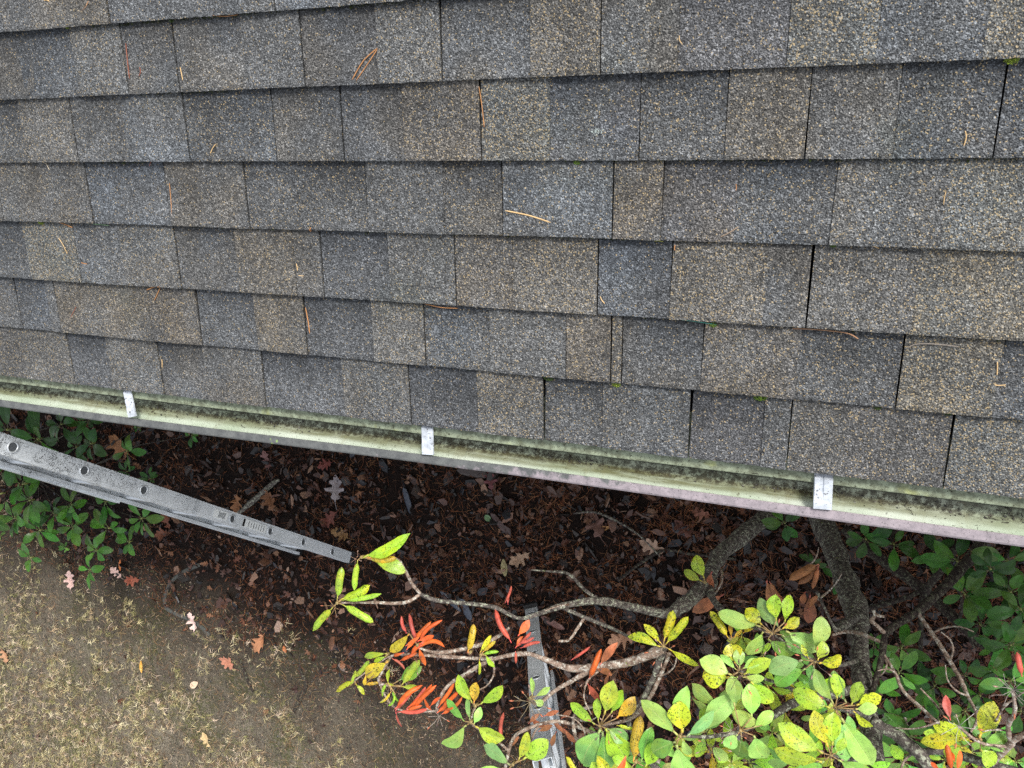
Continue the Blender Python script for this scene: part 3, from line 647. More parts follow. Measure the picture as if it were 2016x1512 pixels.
# ------------------------------------------------------------------ loose stuff on the ground
def in_view_xy():
    """random ground point seen by the photograph (with margin)"""
    while True:
        px, py = random.uniform(-120, 2130), random.uniform(780, 1600); p = W(px, py, 0)
        if p.y < -.15: return p
GB = [(24, 19, 17), (34, 25, 21), (20, 18, 19), (58, 37, 28), (44, 31, 26), (84, 56, 43), (34, 35, 41), (30, 23, 21), (104, 72, 54), (56, 34, 27), (122, 92, 72), (70, 44, 34)]
mb = MB(); cnt = 0
while cnt < 9000:
    p = in_view_xy(); d = soil_d(p.x, p.y) + .5 * noise.noise(Vector((p.x * 1.1, p.y * 1.1, 0)))
    if d > .32 and random.random() > .03: continue
    if d > -.1 and random.random() < (d + .1) * 2: continue
    L = random.choice((.006, .008, .012, .016, .024, .04)) * random.uniform(.7, 1.3); w = L * random.uniform(.14, .75); h = random.uniform(.0015, .006)
    an = random.uniform(0, 6.28); ti = Matrix.Rotation(random.gauss(0, .5), 3, 'X') @ Matrix.Rotation(random.gauss(0, .5), 3, 'Y'); Rz = Matrix.Rotation(an, 3, 'Z')
    c = Vector((p.x, p.y, gz(p.x, p.y) + h + random.uniform(0, .014)))
    out = [(-1, -.5), (-.6, -1), (.5, -.9), (1, -.1), (.7, .8), (-.4, 1)]
    out = [(x_ * random.uniform(.5, 1.25), y_ * random.uniform(.4, 1.3)) for x_, y_ in out]
    vs = [c + Rz @ (ti @ Vector((x_ * L, y_ * w, s_ * h))) for s_ in (1, -1) for x_, y_ in out]
    col = lin(random.choice(GB)); k = random.uniform(.6, 1.35)
    mb.add(vs, [(0, 1, 2, 3, 4, 5), (11, 10, 9, 8, 7, 6)] + [(i, i + 6, (i + 1) % 6 + 6, (i + 1) % 6) for i in range(6)], (col[0] * k, col[1] * k, col[2] * k, 0)); cnt += 1
tag(mb.build('bark_mulch', CHIP), 'dark wet bark mulch covering the bed below the gutter', 'mulch', kind='stuff')
def blade(mb, c, an, L, w, col, lift=.0, curl=.3, el=0.0):
    n = 4; vs = []
    for i in range(n + 1):
        t = i / n; a_ = an + curl * (t - .5)
        q = c + Vector((math.cos(a_) * L * (t - .5), math.sin(a_) * L * (t - .5), lift * math.sin(math.pi * t) + el * t)); s_ = Vector((-math.sin(a_), math.cos(a_), random.uniform(-.3, .3))) * (w * (1 - .6 * abs(2 * t - 1)))
        vs += [q - s_, q + s_]
    mb.add(vs, [(2 * i, 2 * i + 1, 2 * i + 3, 2 * i + 2) for i in range(n)], (*col, 0))
mb = MB(); cnt = 0
while cnt < 26000:
    p = in_view_xy(); d = soil_d(p.x, p.y); kk = noise.noise(Vector((p.x * 3, p.y * 3, 4)))
    if d > .3 and random.random() > .5: continue
    if random.random() > .55 + kk: continue
    col = random.choice([(150, 84, 46), (112, 62, 38), (160, 96, 54), (84, 48, 32), (182, 128, 84)] if d < .3 else [(150, 110, 74), (178, 148, 104), (110, 74, 50)]); col = lin(col); k = random.uniform(.3, 1.0)
    blade(mb, Vector((p.x, p.y, gz(p.x, p.y) + .004 + random.uniform(0, .02))), random.uniform(0, 6.28), random.uniform(.02, .085), .0007 if d < .3 else .0009, (col[0] * k, col[1] * k, col[2] * k), .006, random.uniform(-.9, .9)); cnt += 1
tag(mb.build('needle_litter', NEEDLE), 'rust brown pine needles strewn over mulch and soil', 'needles', kind='stuff')
OAK = [(0, 0), (.04, .10), (.16, .14), (.20, .22), (.10, .28), (.12, .36), (.30, .42), (.34, .52), (.16, .54), (.16, .62), (.27, .72), (.24, .80), (.12, .80), (.10, .90), (0, 1.0)]
def oak(mb, c, L, an, col, curl=.25, tilt=.25, wide=1.0, lift=.0):
    Rz = Matrix.Rotation(an, 3, 'Z') @ Matrix.Rotation(random.gauss(0, tilt), 3, 'X') @ Matrix.Rotation(random.gauss(0, tilt), 3, 'Y')
    n = len(OAK); vs = []; j1 = [random.uniform(.7, 1.2) for _ in OAK]; j2 = [random.uniform(.7, 1.2) for _ in OAK]; ph = random.uniform(0, 9); fold = random.uniform(-.2, .5)
    def z_(x_, y_): return L * (curl * (x_ * x_ * 2.5 + (y_ - .5) ** 2) + .06 * math.sin(9 * x_ + ph + y_ * 7) + fold * abs(x_) * .5)
    for sgn, jj in ((1, j1), (-1, j2)):
        for (x_, y_), k in zip(OAK, jj): xx = sgn * x_ * k * wide; vs.append(c + Rz @ Vector((xx * L, (y_ - .5) * L, z_(xx, y_) + lift)))
    for (x_, y_) in OAK: vs.append(c + Rz @ Vector((0, (y_ - .5) * L, z_(0, y_) + lift)))
    fs = []
    for i in range(n - 1): fs += [(2 * n + i, i, i + 1, 2 * n + i + 1), (2 * n + i, 2 * n + i + 1, n + i + 1, n + i)]
    mb.add(vs, fs, (*col, 0))
    q = c + Rz @ Vector((0, -.5 * L, z_(0, 0) + lift)); q2 = c + Rz @ Vector((.03 * L, -.75 * L, lift)); mb.tube([q, q2], [L * .012, L * .01], 4, (*[x * .7 for x in col], 0))
mb = MB(); cnt = 0
while cnt < 2600:
    p = in_view_xy(); d = soil_d(p.x, p.y)
    if d > .25 and random.random() > .05: continue
    if random.random() > .4 + .9 * noise.noise(Vector((p.x * 1.3 + 3, p.y * 1.3, 4))) + max(0, p.x + .6) * .5: continue
    col = lin(random.choice([(74, 44, 33), (92, 54, 39), (112, 70, 48), (66, 46, 42), (86, 60, 52), (128, 88, 62)])); k = random.uniform(.4, 1.05)
    oak(mb, Vector((p.x, p.y, gz(p.x, p.y) + .008 + random.uniform(0, .015))), random.uniform(.022, .07), random.uniform(0, 6.28), tuple(x * k for x in col), .6, .6); cnt += 1
tag(mb.build('leaf_litter', DRYLEAF), 'wet brown leaf scraps matted into the mulch', 'leaf litter', kind='stuff')
# straw coloured dead grass
mb = MB(); cnt = 0
while cnt < 26000:
    p = in_view_xy(); d = soil_d(p.x, p.y)
    den = (d - .55) * .62 + .75 * noise.noise(Vector((p.x * 3.4, p.y * 3.4, 9))) + .5 * noise.noise(Vector((p.x * 11, p.y * 11, 2))) - (p.x + 3) * .13
    if random.random() > den: continue
    col = lin(random.choice([(196, 182, 136), (176, 162, 118), (214, 202, 164), (158, 150, 100), (190, 164, 128), (128, 126, 78), (120, 98, 74), (206, 184, 160)])); k = random.uniform(.35, 1.45)
    cx_, cy_ = p.x, p.y; z0 = gz(cx_, cy_)
    for _ in range(random.randint(2, 5)):
        blade(mb, Vector((cx_ + random.gauss(0, .008), cy_ + random.gauss(0, .008), z0 + .003 + random.uniform(0, .012))), random.uniform(0, 6.28), random.uniform(.014, .06), random.uniform(.0006, .0016), tuple(x * k for x in col), .006, random.gauss(0, .8), random.uniform(0, .02)); cnt += 1
tag(mb.build('dead_grass', STRAW), 'pale straw coloured dead grass thinning out over the soil', 'grass', kind='stuff')
# soil crumbs, acorn caps
mb = MB()
for _ in range(12000):
    p = in_view_xy(); d = soil_d(p.x, p.y)
    if d < 0: continue
    r = random.choice((.0015, .002, .003, .003, .0045, .007) if random.random() < .9 else (.009,)); c = Vector((p.x, p.y, gz(p.x, p.y) + r * .3)); b_ = random.choice([(24, 20, 18), (36, 30, 25), (128, 118, 102), (30, 26, 24), (74, 60, 50), (100, 84, 66), (28, 24, 22)]); col = lin(b_)
    vs = [c + Vector((math.cos(q) * r, math.sin(q) * r, 0)) * random.uniform(.7, 1.1) for q in (0, 1.2, 2.4, 3.7, 5)] + [c + Vector((0, 0, r * .7))]
    mb.add(vs, [(i, (i + 1) % 5, 5) for i in range(5)], (*col, 0))
cnt = 0
while cnt < 16000:
    p = in_view_xy(); d = soil_d(p.x, p.y)
    if d < .05: continue
    col = lin(random.choice([(60, 48, 38), (40, 32, 27), (150, 128, 100), (110, 88, 66), (84, 84, 52), (96, 100, 58), (172, 150, 124), (48, 40, 34)]))
    blade(mb, Vector((p.x, p.y, gz(p.x, p.y) + .002 + random.uniform(0, .005))), random.uniform(0, 6.28), random.uniform(.004, .03), random.uniform(.0006, .0022), col, .002, random.gauss(0, 1)); cnt += 1
tag(mb.build('soil_crumbs', CHIP), 'dark crumbs and grit scattered on the bare soil', 'grit', kind='stuff')
# single fallen leaves one can point at
FL = [(142, 1140, 34, .1, (214, 180, 170), 'pale pink oak leaf on bare soil below the green shrub'), (380, 1223, 36, .2, (214, 186, 176), 'pale pink oak leaf lying by the dark buried hose'),
      (513, 1265, 42, 2.6, (166, 116, 82), 'curled brown oak leaf on soil, upright in the view'), (446, 1306, 34, 1.2, (178, 120, 96), 'salmon brown oak leaf on mossy soil'),
      (262, 1142, 30, 1.8, (150, 84, 62), 'rust brown oak leaf at the edge of the soil'), (232, 1126, 26, .9, (206, 172, 160), 'pink curled oak leaf next to the rust brown one'),
      (405, 1458, 30, .8, (196, 170, 124), 'tan oak leaf among the straw coloured grass'), (966, 946, 36, .3, (104, 58, 60), 'maroon maple-like leaf just below the gutter'),
      (1022, 1100, 42, 2.2, (160, 132, 108), 'tan oak leaf flat on mulch, middle of the bed'), (533, 985, 42, .5, (120, 80, 52), 'tan brown oak leaf right of the ladder'),
      (466, 992, 40, 2.9, (140, 94, 58), 'golden brown oak leaf just above the ladder stickers'), (662, 962, 48, .15, (150, 142, 144), 'greyish white curled leaf alone on dark mulch'),
      (648, 1022, 42, 2.4, (104, 56, 46), 'dark red oak leaf right of the ladder foot rails'), (670, 1052, 40, 1.4, (136, 104, 66), 'yellow brown oak leaf near the ladder foot'),
      (1170, 1030, 60, .6, (106, 76, 66), 'large reddish brown oak leaf in the middle of the bed'), (1286, 1075, 50, 1.3, (158, 130, 110), 'tan oak leaf left of the lichened trunk'),
      (1225, 1255, 50, 2.0, (156, 118, 92), 'tan oak leaf above the forked pale branch'), (1345, 1040, 40, .9, (90, 54, 42), 'dull red leaf between trunk and gutter'),
      (525, 905, 34, .4, (124, 88, 84), 'mauve brown leaf below the gutter left of middle'), (327, 1023, 36, .5, (116, 66, 44), 'rust brown leaf just below the ladder'),
      (320, 1052, 36, 1.9, (120, 72, 50), 'brown oak leaf lower down beside the shrub'), (235, 878, 60, 1.1, (146, 100, 62), 'golden oak leaf between the ladder and gutter'),
      (170, 920, 50, 2.4, (118, 62, 44), 'red brown leaf tucked above the ladder rail'), (640, 915, 30, 2.0, (120, 62, 54), 'small red leaf below the second gutter hanger'),
      (1380, 1010, 34, 1.5, (132, 84, 66), 'small brown leaf beside the left trunk top'), (10, 1290, 30, .3, (170, 128, 96), 'brown leaf at the left edge of the soil')]
for (px, py, lpx, an, col, lb) in FL:
    p = W(px, py, 0); p.z = gz(p.x, p.y) + .022; mb = MB(); random.seed(px * 31 + py)
    oak(mb, p, lpx * m_per_px(p) * 1.15, an, lin(col), .3, .12); tag(mb.build('oak_leaf', DRYLEAF), lb, 'leaf', 'single fallen leaves on the ground')
def small_leaf(px, py, lpx, an, wr, col, lb, name='fallen_leaf'):
    p = W(px, py, 0); p.z = gz(p.x, p.y) + .014; L = lpx * m_per_px(p); mb = MB(); vs = []; n = 7
    for i in range(n + 1):
        t = i / n; w = L * wr * math.sin(math.pi * (t * .9 + .05)) ** .8
        for s_ in (-1, 0, 1): vs.append(p + Matrix.Rotation(an, 3, 'Z') @ Vector((s_ * w, (t - .5) * L, abs(s_) * w * .5 + .12 * L * (t - .5) ** 2)))
    mb.add(vs, [(3 * i + k, 3 * i + k + 1, 3 * i + k + 4, 3 * i + k + 3) for i in range(n) for k in (0, 1)], (*lin(col), 0))
    tag(mb.build(name, DRYLEAF), lb, 'leaf', 'single fallen leaves on the ground')
small_leaf(278, 1313, 24, .1, .17, (216, 164, 72), 'small yellow ochre leaf standing out on soil'); small_leaf(380, 1349, 22, -.9, .3, (226, 198, 170), 'small cream oval leaf on mossy soil')
small_leaf(237, 1113, 22, .05, .15, (190, 112, 60), 'narrow orange leaf between the pink and rust leaves'); small_leaf(561, 1278, 14, .5, .3, (190, 110, 60), 'tiny orange leaf at the mulch edge')
small_leaf(465, 1190, 12, .6, .3, (230, 190, 150), 'tiny cream leaf on dark soil'); small_leaf(1185, 1042, 32, -1.2, .15, (176, 132, 84), 'narrow tan leaf on the large reddish oak leaf')
small_leaf(960, 1020, 16, 1.0, .4, (110, 140, 100), 'small green leaf lying on black mulch'); small_leaf(990, 1120, 34, .2, .2, (150, 140, 100), 'narrow grey green leaf below the tan oak leaf')
# buried hose and surface roots
def ground_tube(pts, wpx, col, name, label, cat, mat=DARKBARK, z=.004, bump=.15):
    P = []; Rr = []
    for i, q in enumerate(smooth_path(pts, 5)):
        p = W(q[0], q[1], 0); p.z = gz(p.x, p.y) + z; P.append(p); w_ = q[2] if len(q) > 2 else wpx; Rr.append(w_ * m_per_px(p) / 2)
    mb = MB(); mb.tube(P, Rr, 8, (*col, 0), bump); return tag(mb.build(name, mat, smooth=True), label, cat)
HOSE = m_simple('grey_hose', lin((74, 76, 72)), .6, .3, .2, 20)
ground_tube([(392, 1112), (350, 1132), (326, 1160), (320, 1190), (340, 1208), (372, 1222), (398, 1238), (410, 1252)], 9, (0, 0, 0), 'hose', 'dark grey hose half buried in the soil, curving by the pink leaf', 'hose', HOSE, -.004)
ground_tube([(588, 1290, 4), (592, 1320, 6), (604, 1345, 9), (590, 1380, 9), (580, 1400, 6)], 8, (0, 0, 0), 'root', 'dark forked root lying on soil left of the curled leaves', 'root', DARKBARK)
ground_tube([(468, 1300, 4), (480, 1330, 6), (495, 1365, 4)], 6, (0, 0, 0), 'root', 'thin brown root in the soil right of the salmon leaf', 'root', DARKBARK)
ground_tube([(1220, 1140), (1300, 1085), (1360, 1090), (1450, 1100)], 7, (0, 0, 0), 'fallen_branch', 'thin dark curved branch lying on the mulch left of the trunk', 'branch', DARKBARK, .02)
ground_tube([(470, 1010, 8), (500, 985, 12), (540, 950, 10), (550, 945, 6)], 10, (0, 0, 0), 'fallen_branch', 'short pale barkless branch on the mulch beside the ladder', 'branch', BARK, .02)
ground_tube([(1130, 1010, 3), (1180, 1010, 5), (1250, 1045, 4), (1300, 1095, 3)], 5, (0, 0, 0), 'fallen_branch', 'long thin grey twig across the large reddish leaf', 'branch', BARK, .03)
for (x0, y0_, x1_, y1_, w_, lb) in [(905, 1180, 925, 1222, 17, 'blue grey splinter of bark below the lichened branch'), (865, 1165, 905, 1205, 10, 'reddish wood splinter left of the blue grey one'), (900, 925, 960, 935, 20, 'ridged slab of bark just under the gutter'),
                                   (968, 1010, 995, 1045, 13, 'dark wood chip in the middle of the bed'), (795, 960, 808, 1010, 12, 'long blue black bark chip left of centre'), (1065, 1215, 1110, 1240, 14, 'reddish brown bark chip beside the second ladder'), (690, 900, 700, 880, 10, 'small upright bark chip below the gutter')]:
    p0 = W(x0, y0_, 0); p1 = W(x1_, y1_, 0); mb = MB(); mid = (p0 + p1) / 2; mid.z = gz(mid.x, mid.y) + .022; d = (p1 - p0) / 2; d.z = 0; L = d.length; d.normalize(); s_ = Vector((-d.y, d.x, .15)).normalized(); up = Vector((0, 0, 1)); w = w_ * m_per_px(mid) / 2
    n = 9; vs = []
    for i in range(n + 1):
        t = i / n * 2 - 1; ww = w * (1 - abs(t) ** 4 * .7)
        for k in range(5): q = k / 2 - 1; vs.append(mid + d * (L * t + random.uniform(-.004, .004)) + s_ * ww * q * random.uniform(.85, 1.1) + up * (.006 * (1 - q * q) + random.uniform(-.0015, .0015)))
    fs = [(i * 5 + k, i * 5 + k + 1, (i + 1) * 5 + k + 1, (i + 1) * 5 + k) for i in range(n) for k in range(4)]
    m0 = len(vs); vs += [v_ - up * .008 for v_ in vs]; fs += [tuple(m0 + x for x in f[::-1]) for f in fs]
    bd = [k for k in range(5)] + [i * 5 + 4 for i in range(1, n + 1)] + [n * 5 + k for k in range(3, -1, -1)] + [i * 5 for i in range(n - 1, 0, -1)]
    fs += [(bd[i], bd[(i + 1) % len(bd)], m0 + bd[(i + 1) % len(bd)], m0 + bd[i]) for i in range(len(bd))]
    c_ = lin(random.choice([(52, 54, 62), (70, 48, 44), (58, 46, 40)])) if 'red' not in lb else lin((112, 78, 70))
    if 'blue' in lb: c_ = lin((58, 64, 76))
    mb.add(vs, fs, (*c_, 0)); tag(mb.build('bark_chip', CHIP), lb, 'bark chip', 'large single pieces of bark')

# ------------------------------------------------------------------ rhododendrons
KIND = {  # rgb, speckle, material
 'L': ((.37, .62, .13), .38), 'Y': ((.52, .58, .025), .95), 'YG': ((.38, .60, .045), .75), 'G': ((.19, .43, .07), .55), 'DG': ((.10, .24, .03), .6), 'YO': ((.62, .42, .03), .85), 'BG': ((.26, .50, .15), .4),
 'O': ((.55, .105, .018), 0), 'R': ((.46, .09, .055), 0), 'B': ((.30, .11, .045), 0), 'D': ((.032, .105, .016), .35), 'DM': ((.06, .18, .02), .4)}
def leaf(mb, base, tip, w, rgb, sp, fold=.18, arch=.12, roll=0.0, tilt=0.0, shape=0, pet=True):
    ax = tip - base; L = ax.length; a_ = ax / L; up = Vector((0, 0, 1)) + Vector((random.gauss(0, .12), random.gauss(0, .12), 0)); up = (up - a_ * up.dot(a_)).normalized(); s_ = a_.cross(up)
    up2 = (up + s_ * tilt).normalized(); s_ = a_.cross(up2).normalized(); up = up2
    n = 9; M = 3; vs = []; uvs = []; pe = .10 if pet else 0.0; wv = random.uniform(0, 9); bend = random.gauss(0, .05)
    k1 = random.uniform(.85, 1.18); es = [[1 + .07 * noise.noise(Vector((i_ * .8, wv * 3, sd_))) + random.uniform(-.025, .025) for i_ in range(n + 1)] for sd_ in (0, 5)]
    cols = []
    for i in range(n + 1):
        t = i / n; ww = w / 2 * max(.02, math.sin(math.pi * min(1, t) ** (.9 if shape == 0 else 1.15))) ** .72 if roll == 0 else w / 2 * max(.05, min(1, (t * 5 + .05) ** .7, ((1 - t) * 5) ** .6))
        if i == n: ww = w * .012
        cen = base + a_ * (L * (pe + (1 - pe) * t)) + up * (arch * L * 4 * t * (1 - t) * .5 - arch * L * .25 * t) + s_ * (bend * L * math.sin(math.pi * t))
        for j in range(-M, M + 1):
            q = j / M
            if roll > 0:
                an = q * roll; r_ = ww / max(.3, math.sin(min(roll, 1.4))); off = s_ * (r_ * math.sin(an)) - up * (r_ * (math.cos(an) * -1 + 1))
            else: off = s_ * (ww * q * (es[0 if q < 0 else 1][i] if abs(q) == 1 else 1)) + up * (fold * ww * abs(q) - .12 * ww * q * q + .035 * w * math.sin(t * 11 + wv + q * 2) * abs(q))
            vs.append(cen + off); uvs.append((.5 + q * .5, t)); e = 1 + .06 * math.sin(t * 5 + wv)
            cols.append((rgb[0] * k1 * e, rgb[1] * k1, rgb[2] * k1, sp))
    Wd = 2 * M + 1
    mb.add(vs, [(i * Wd + j, i * Wd + j + 1, (i + 1) * Wd + j + 1, (i + 1) * Wd + j) for i in range(n) for j in range(Wd - 1)], cols, uvs)
    if pet: mb.tube([base, base + a_ * (L * pe * 1.25)], [w * .05 + .0006, w * .045 + .0005], 5, (min(1, rgb[0] * 1.3 + .08), rgb[1] * .9 + .03, rgb[2] + .05, 0))
def whorl(plant, cx, cy, z, leaves, label=None, mat=None):
    """leaves: (bx, by, tx, ty, width px, kind)"""
    for mat_, kinds in ((LEAFB, ('L', 'Y', 'YG', 'G', 'DG', 'YO', 'BG')), (DEAD, ('O', 'R', 'B')), (LEAFD, ('D', 'DM'))):
        sel = [l for l in leaves if l[5] in kinds]
        if not sel: continue
        mb = MB()
        for li, (bx, by, tx, ty, w, k) in enumerate(sel):
            if mat_ is DEAD: mb = MB()
            dz = random.uniform(-.012, .02); L_ = math.hypot(tx - bx, ty - by)
            p0 = W(bx, by, z + dz * .4); p1 = W(tx, ty, z + dz - .012); mpp = m_per_px(p0); rgb, sp = KIND[k]; rgb = tuple(c * random.uniform(.88, 1.12) for c in rgb)
            narrow = w / L_ < .26
            leaf(mb, p0, p1, w * mpp * (.86 if k in 'OR' else 1.04), rgb, sp, fold=random.uniform(.08, .42), arch=random.uniform(.04, .2) if k not in 'OR' else random.uniform(-.15, .35), roll=(1.5 if k in 'ORB' else 1.1) if narrow else 0, tilt=random.gauss(0, .24), shape=1)
            if mat_ is DEAD: mb.build('dead_leaf', DEAD, plant, smooth=True, label={'O': 'orange curled dead leaf', 'R': 'pinkish red curled dead leaf', 'B': 'brown dead leaf'}[k])
        if mat_ is DEAD: continue
        c = W(cx, cy, z - .005); r0 = 2.6 * m_per_px(c)
        if mat_ is LEAFB:
            for (bx, by, tx, ty, w, k) in sel[:9]:
                mb.tube([c, W(bx, by, z)], [r0 * .55, r0 * .4], 5, (.42, .28, .12, 0))
            mb.tube([c - Vector((0, 0, .02)), c + Vector((0, 0, .004))], [r0, r0 * 1.3], 6, (.40, .30, .12, 0))
        nm = {id(LEAFB): 'leaf_whorl', id(DEAD): 'dead_leaf_whorl', id(LEAFD): 'leaf_whorl'}[id(mat_)]
        mb.build(nm, mat_, plant, smooth=True, label=label if mat_ is not DEAD else ('orange red curled dead leaves' if sel[0][5] != 'B' else 'brown dead hanging leaves'))
def branch(plant, pts, mat=BARK, name='branch', bump=.22, sub=5, seg=10):
    """pts: (px, py, z, width px)"""
    P = []; Rr = []
    for q in smooth_path(pts, sub):
        p = W(q[0], q[1], q[2]); P.append(p); Rr.append(max(.0008, q[3] * m_per_px(p) / 2 * (1 + random.uniform(-.07, .07))))
    mb = MB(); mb.tube(P, Rr, seg, (.5, .5, .5, 0), bump); return mb.build(name, mat, plant, smooth=True)

R1 = empty('rhododendron', W(1590, 965, 0), label='big sunlit rhododendron with lime leaves, lichened trunk and orange dead leaves', cat='shrub')
branch(R1, [(1590, 955, -.02, 46), (1612, 1005, .25, 46), (1640, 1080, .55, 46), (1668, 1150, .85, 45), (1683, 1195, 1.05, 45), (1688, 1240, 1.2, 38), (1692, 1290, 1.35, 36), (1700, 1350, 1.55, 38), (1712, 1420, 1.75, 40), (1728, 1512, 1.9, 36), (1745, 1580, 2.0, 30)], BARK, 'trunk', .3)
branch(R1, [(1560, 965, -.02, 36), (1518, 1008, .55, 36), (1475, 1045, .8, 34), (1425, 1085, 1.0, 32), (1400, 1120, 1.15, 30), (1382, 1158, 1.3, 28), (1345, 1190, 1.42, 27), (1310, 1208, 1.5, 19), (1250, 1196, 1.6, 16), (1180, 1183, 1.7, 15), (1110, 1192, 1.8, 12), (1055, 1210, 1.86, 9), (1020, 1217, 1.9, 7), (975, 1196, 1.93, 9), (920, 1188, 1.95, 8), (860, 1182, 1.97, 8), (828, 1170, 1.98, 8)], BARK, 'branch')
branch(R1, [(1400, 1120, 1.15, 26), (1402, 1150, 1.25, 20), (1397, 1165, 1.32, 16), (1415, 1195, 1.45, 12), (1440, 1215, 1.6, 9), (1520, 1247, 2.0, 8)])
branch(R1, [(828, 1170, 1.98, 7), (812, 1150, 2.0, 6), (800, 1128, 2.02, 6), (783, 1102, 2.03, 5), (745, 1095, 2.05, 4), (712, 1097, 2.06, 4)], PALEBARK, 'twig', .3)
branch(R1, [(826, 1170, 1.98, 6), (805, 1184, 2.0, 7), (780, 1188, 2.0, 7), (740, 1186, 2.02, 6), (700, 1186, 2.03, 5), (664, 1187, 2.05, 4)], PALEBARK, 'twig', .3)
branch(R1, [(1730, 1600, 1.9, 24), (1500, 1570, 1.95, 22), (1330, 1545, 1.95, 18), (1240, 1430, 1.98, 10), (1262, 1385, 1.98, 10), (1290, 1325, 2.0, 12), (1305, 1275, 2.02, 17)], BARK, 'branch')
branch(R1, [(1305, 1276, 2.02, 20), (1275, 1290, 2.02, 19), (1240, 1303, 2.0, 17), (1170, 1314, 2.0, 15), (1120, 1315, 2.0, 13), (1075, 1299, 2.0, 11), (1035, 1287, 2.02, 9), (970, 1298, 2.03, 8), (920, 1325, 2.03, 8), (880, 1352, 2.04, 7), (862, 1385, 2.05, 6), (860, 1400, 2.05, 5)], PALEBARK)
branch(R1, [(970, 1297, 2.03, 8), (930, 1296, 2.04, 7), (880, 1293, 2.05, 7), (835, 1290, 2.06, 6), (775, 1290, 2.06, 4), (740, 1310, 2.06, 3), (698, 1340, 2.06, 3)], PALEBARK)
branch(R1, [(1003, 1236, 1.98, 6), (985, 1250, 1.98, 7), (950, 1268, 2.0, 8), (900, 1280, 2.02, 8), (860, 1285, 2.04, 7), (822, 1275, 2.06, 5)], PALEBARK)
branch(R1, [(1165, 1318, 2.0, 10), (1130, 1338, 2.0, 9), (1095, 1358, 2.0, 8), (1060, 1385, 2.02, 7), (1045, 1378, 2.05, 5)], PALEBARK)
branch(R1, [(1240, 1430, 1.98, 9), (1150, 1470, 2.0, 8), (1130, 1410, 2.0, 7), (1180, 1385, 1.98, 7)], PALEBARK)
branch(R1, [(1300, 1500, 1.98, 10), (1160, 1440, 1.98, 8), (1100, 1420, 1.98, 7), (1045, 1432, 2.0, 7), (1010, 1455, 2.02, 7), (995, 1512, 2.04, 7), (985, 1560, 2.04, 8)], PALEBARK)
branch(R1, [(995, 1500, 2.04, 7), (1008, 1505, 2.08, 5)], PALEBARK, 'twig'); branch(R1, [(1003, 1480, 2.03, 5), (975, 1455, 2.05, 5), (950, 1440, 2.06, 4), (928, 1422, 2.08, 4), (936, 1390, 2.08, 4)], PALEBARK, 'twig')
branch(R1, [(1318, 1285, 2.0, 8), (1300, 1330, 2.0, 8), (1275, 1380, 2.0, 8), (1240, 1415, 2.0, 7), (1181, 1429, 2.04, 5)], PALEBARK)
branch(R1, [(1180, 1183, 1.7, 8), (1150, 1160, 1.72, 7), (1120, 1130, 1.75, 6), (1085, 1125, 1.78, 4), (1045, 1122, 1.8, 3)], BARK, 'twig'); branch(R1, [(1105, 1195, 1.78, 7), (1150, 1215, 1.76, 8), (1200, 1235, 1.74, 7), (1255, 1262, 1.9, 5)], BARK, 'twig'); branch(R1, [(1150, 1217, 1.76, 6), (1135, 1240, 1.78, 6), (1120, 1260, 1.8, 5), (1100, 1262, 1.8, 5)], PALEBARK, 'twig')
branch(R1, [(775, 1290, 2.06, 4), (765, 1300, 2.06, 5), (745, 1340, 2.06, 6), (765, 1350, 2.06, 5)], PALEBARK, 'twig'); branch(R1, [(745, 1342, 2.06, 4), (780, 1395, 2.05, 4), (862, 1400, 2.05, 4)], PALEBARK, 'twig')
# stems feeding the lime foliage
for pts in ([(1700, 1350, 1.55, 18), (1640, 1368, 1.75, 17), (1590, 1375, 1.85, 17), (1555, 1388, 1.95, 16), (1500, 1420, 2.0, 12), (1460, 1440, 2.06, 8)], [(1590, 1375, 1.85, 9), (1545, 1350, 2.0, 7), (1500, 1335, 2.06, 6), (1457, 1321, 2.12, 5)],
            [(1690, 1300, 1.4, 10), (1650, 1310, 1.8, 7), (1604, 1302, 2.08, 5)], [(1712, 1410, 1.75, 10), (1680, 1402, 1.95, 9), (1645, 1393, 2.1, 9)], [(1728, 1500, 1.9, 10), (1680, 1495, 2.05, 8), (1636, 1487, 2.16, 6)],
            [(1460, 1440, 2.06, 8), (1400, 1450, 2.1, 7), (1340, 1449, 2.16, 5)], [(1604, 1302, 1.95, 6), (1560, 1275, 2.0, 6), (1520, 1247, 2.05, 5)]):
    branch(R1, pts, BARK)
branch(R1, [(1716, 1418, 1.9, 18), (1740, 1432, 1.9, 22), (1775, 1455, 1.92, 24), (1808, 1482, 1.95, 24), (1835, 1520, 1.97, 22), (1860, 1570, 2.0, 20)], BARK)
branch(R1, [(1808, 1482, 1.93, 16), (1850, 1478, 1.9, 15), (1900, 1490, 1.92, 17), (1950, 1505, 1.95, 18), (2040, 1530, 2.0, 18)], BARK); branch(R1, [(1950, 1505, 1.95, 14), (1985, 1470, 2.0, 13), (2000, 1455, 2.02, 12), (2040, 1435, 2.05, 12)], PALEBARK)
branch(R1, [(1990, 1465, 2.0, 9), (1985, 1430, 2.04, 9), (1998, 1400, 2.1, 8), (1994, 1362, 2.14, 6)], PALEBARK); branch(R1, [(1985, 1470, 2.0, 6), (1930, 1462, 2.04, 6), (1888, 1430, 2.1, 5)], PALEBARK)
branch(R1, [(1985, 960, .3, 24), (1935, 1062, .9, 23), (1897, 1115, 1.05, 21), (1850, 1165, 1.2, 19), (1805, 1203, 1.35, 17), (1757, 1235, 1.45, 14), (1742, 1252, 1.5, 13), (1737, 1290, 1.55, 12), (1724, 1340, 1.6, 11), (1712, 1380, 1.7, 9)], DARKBARK)
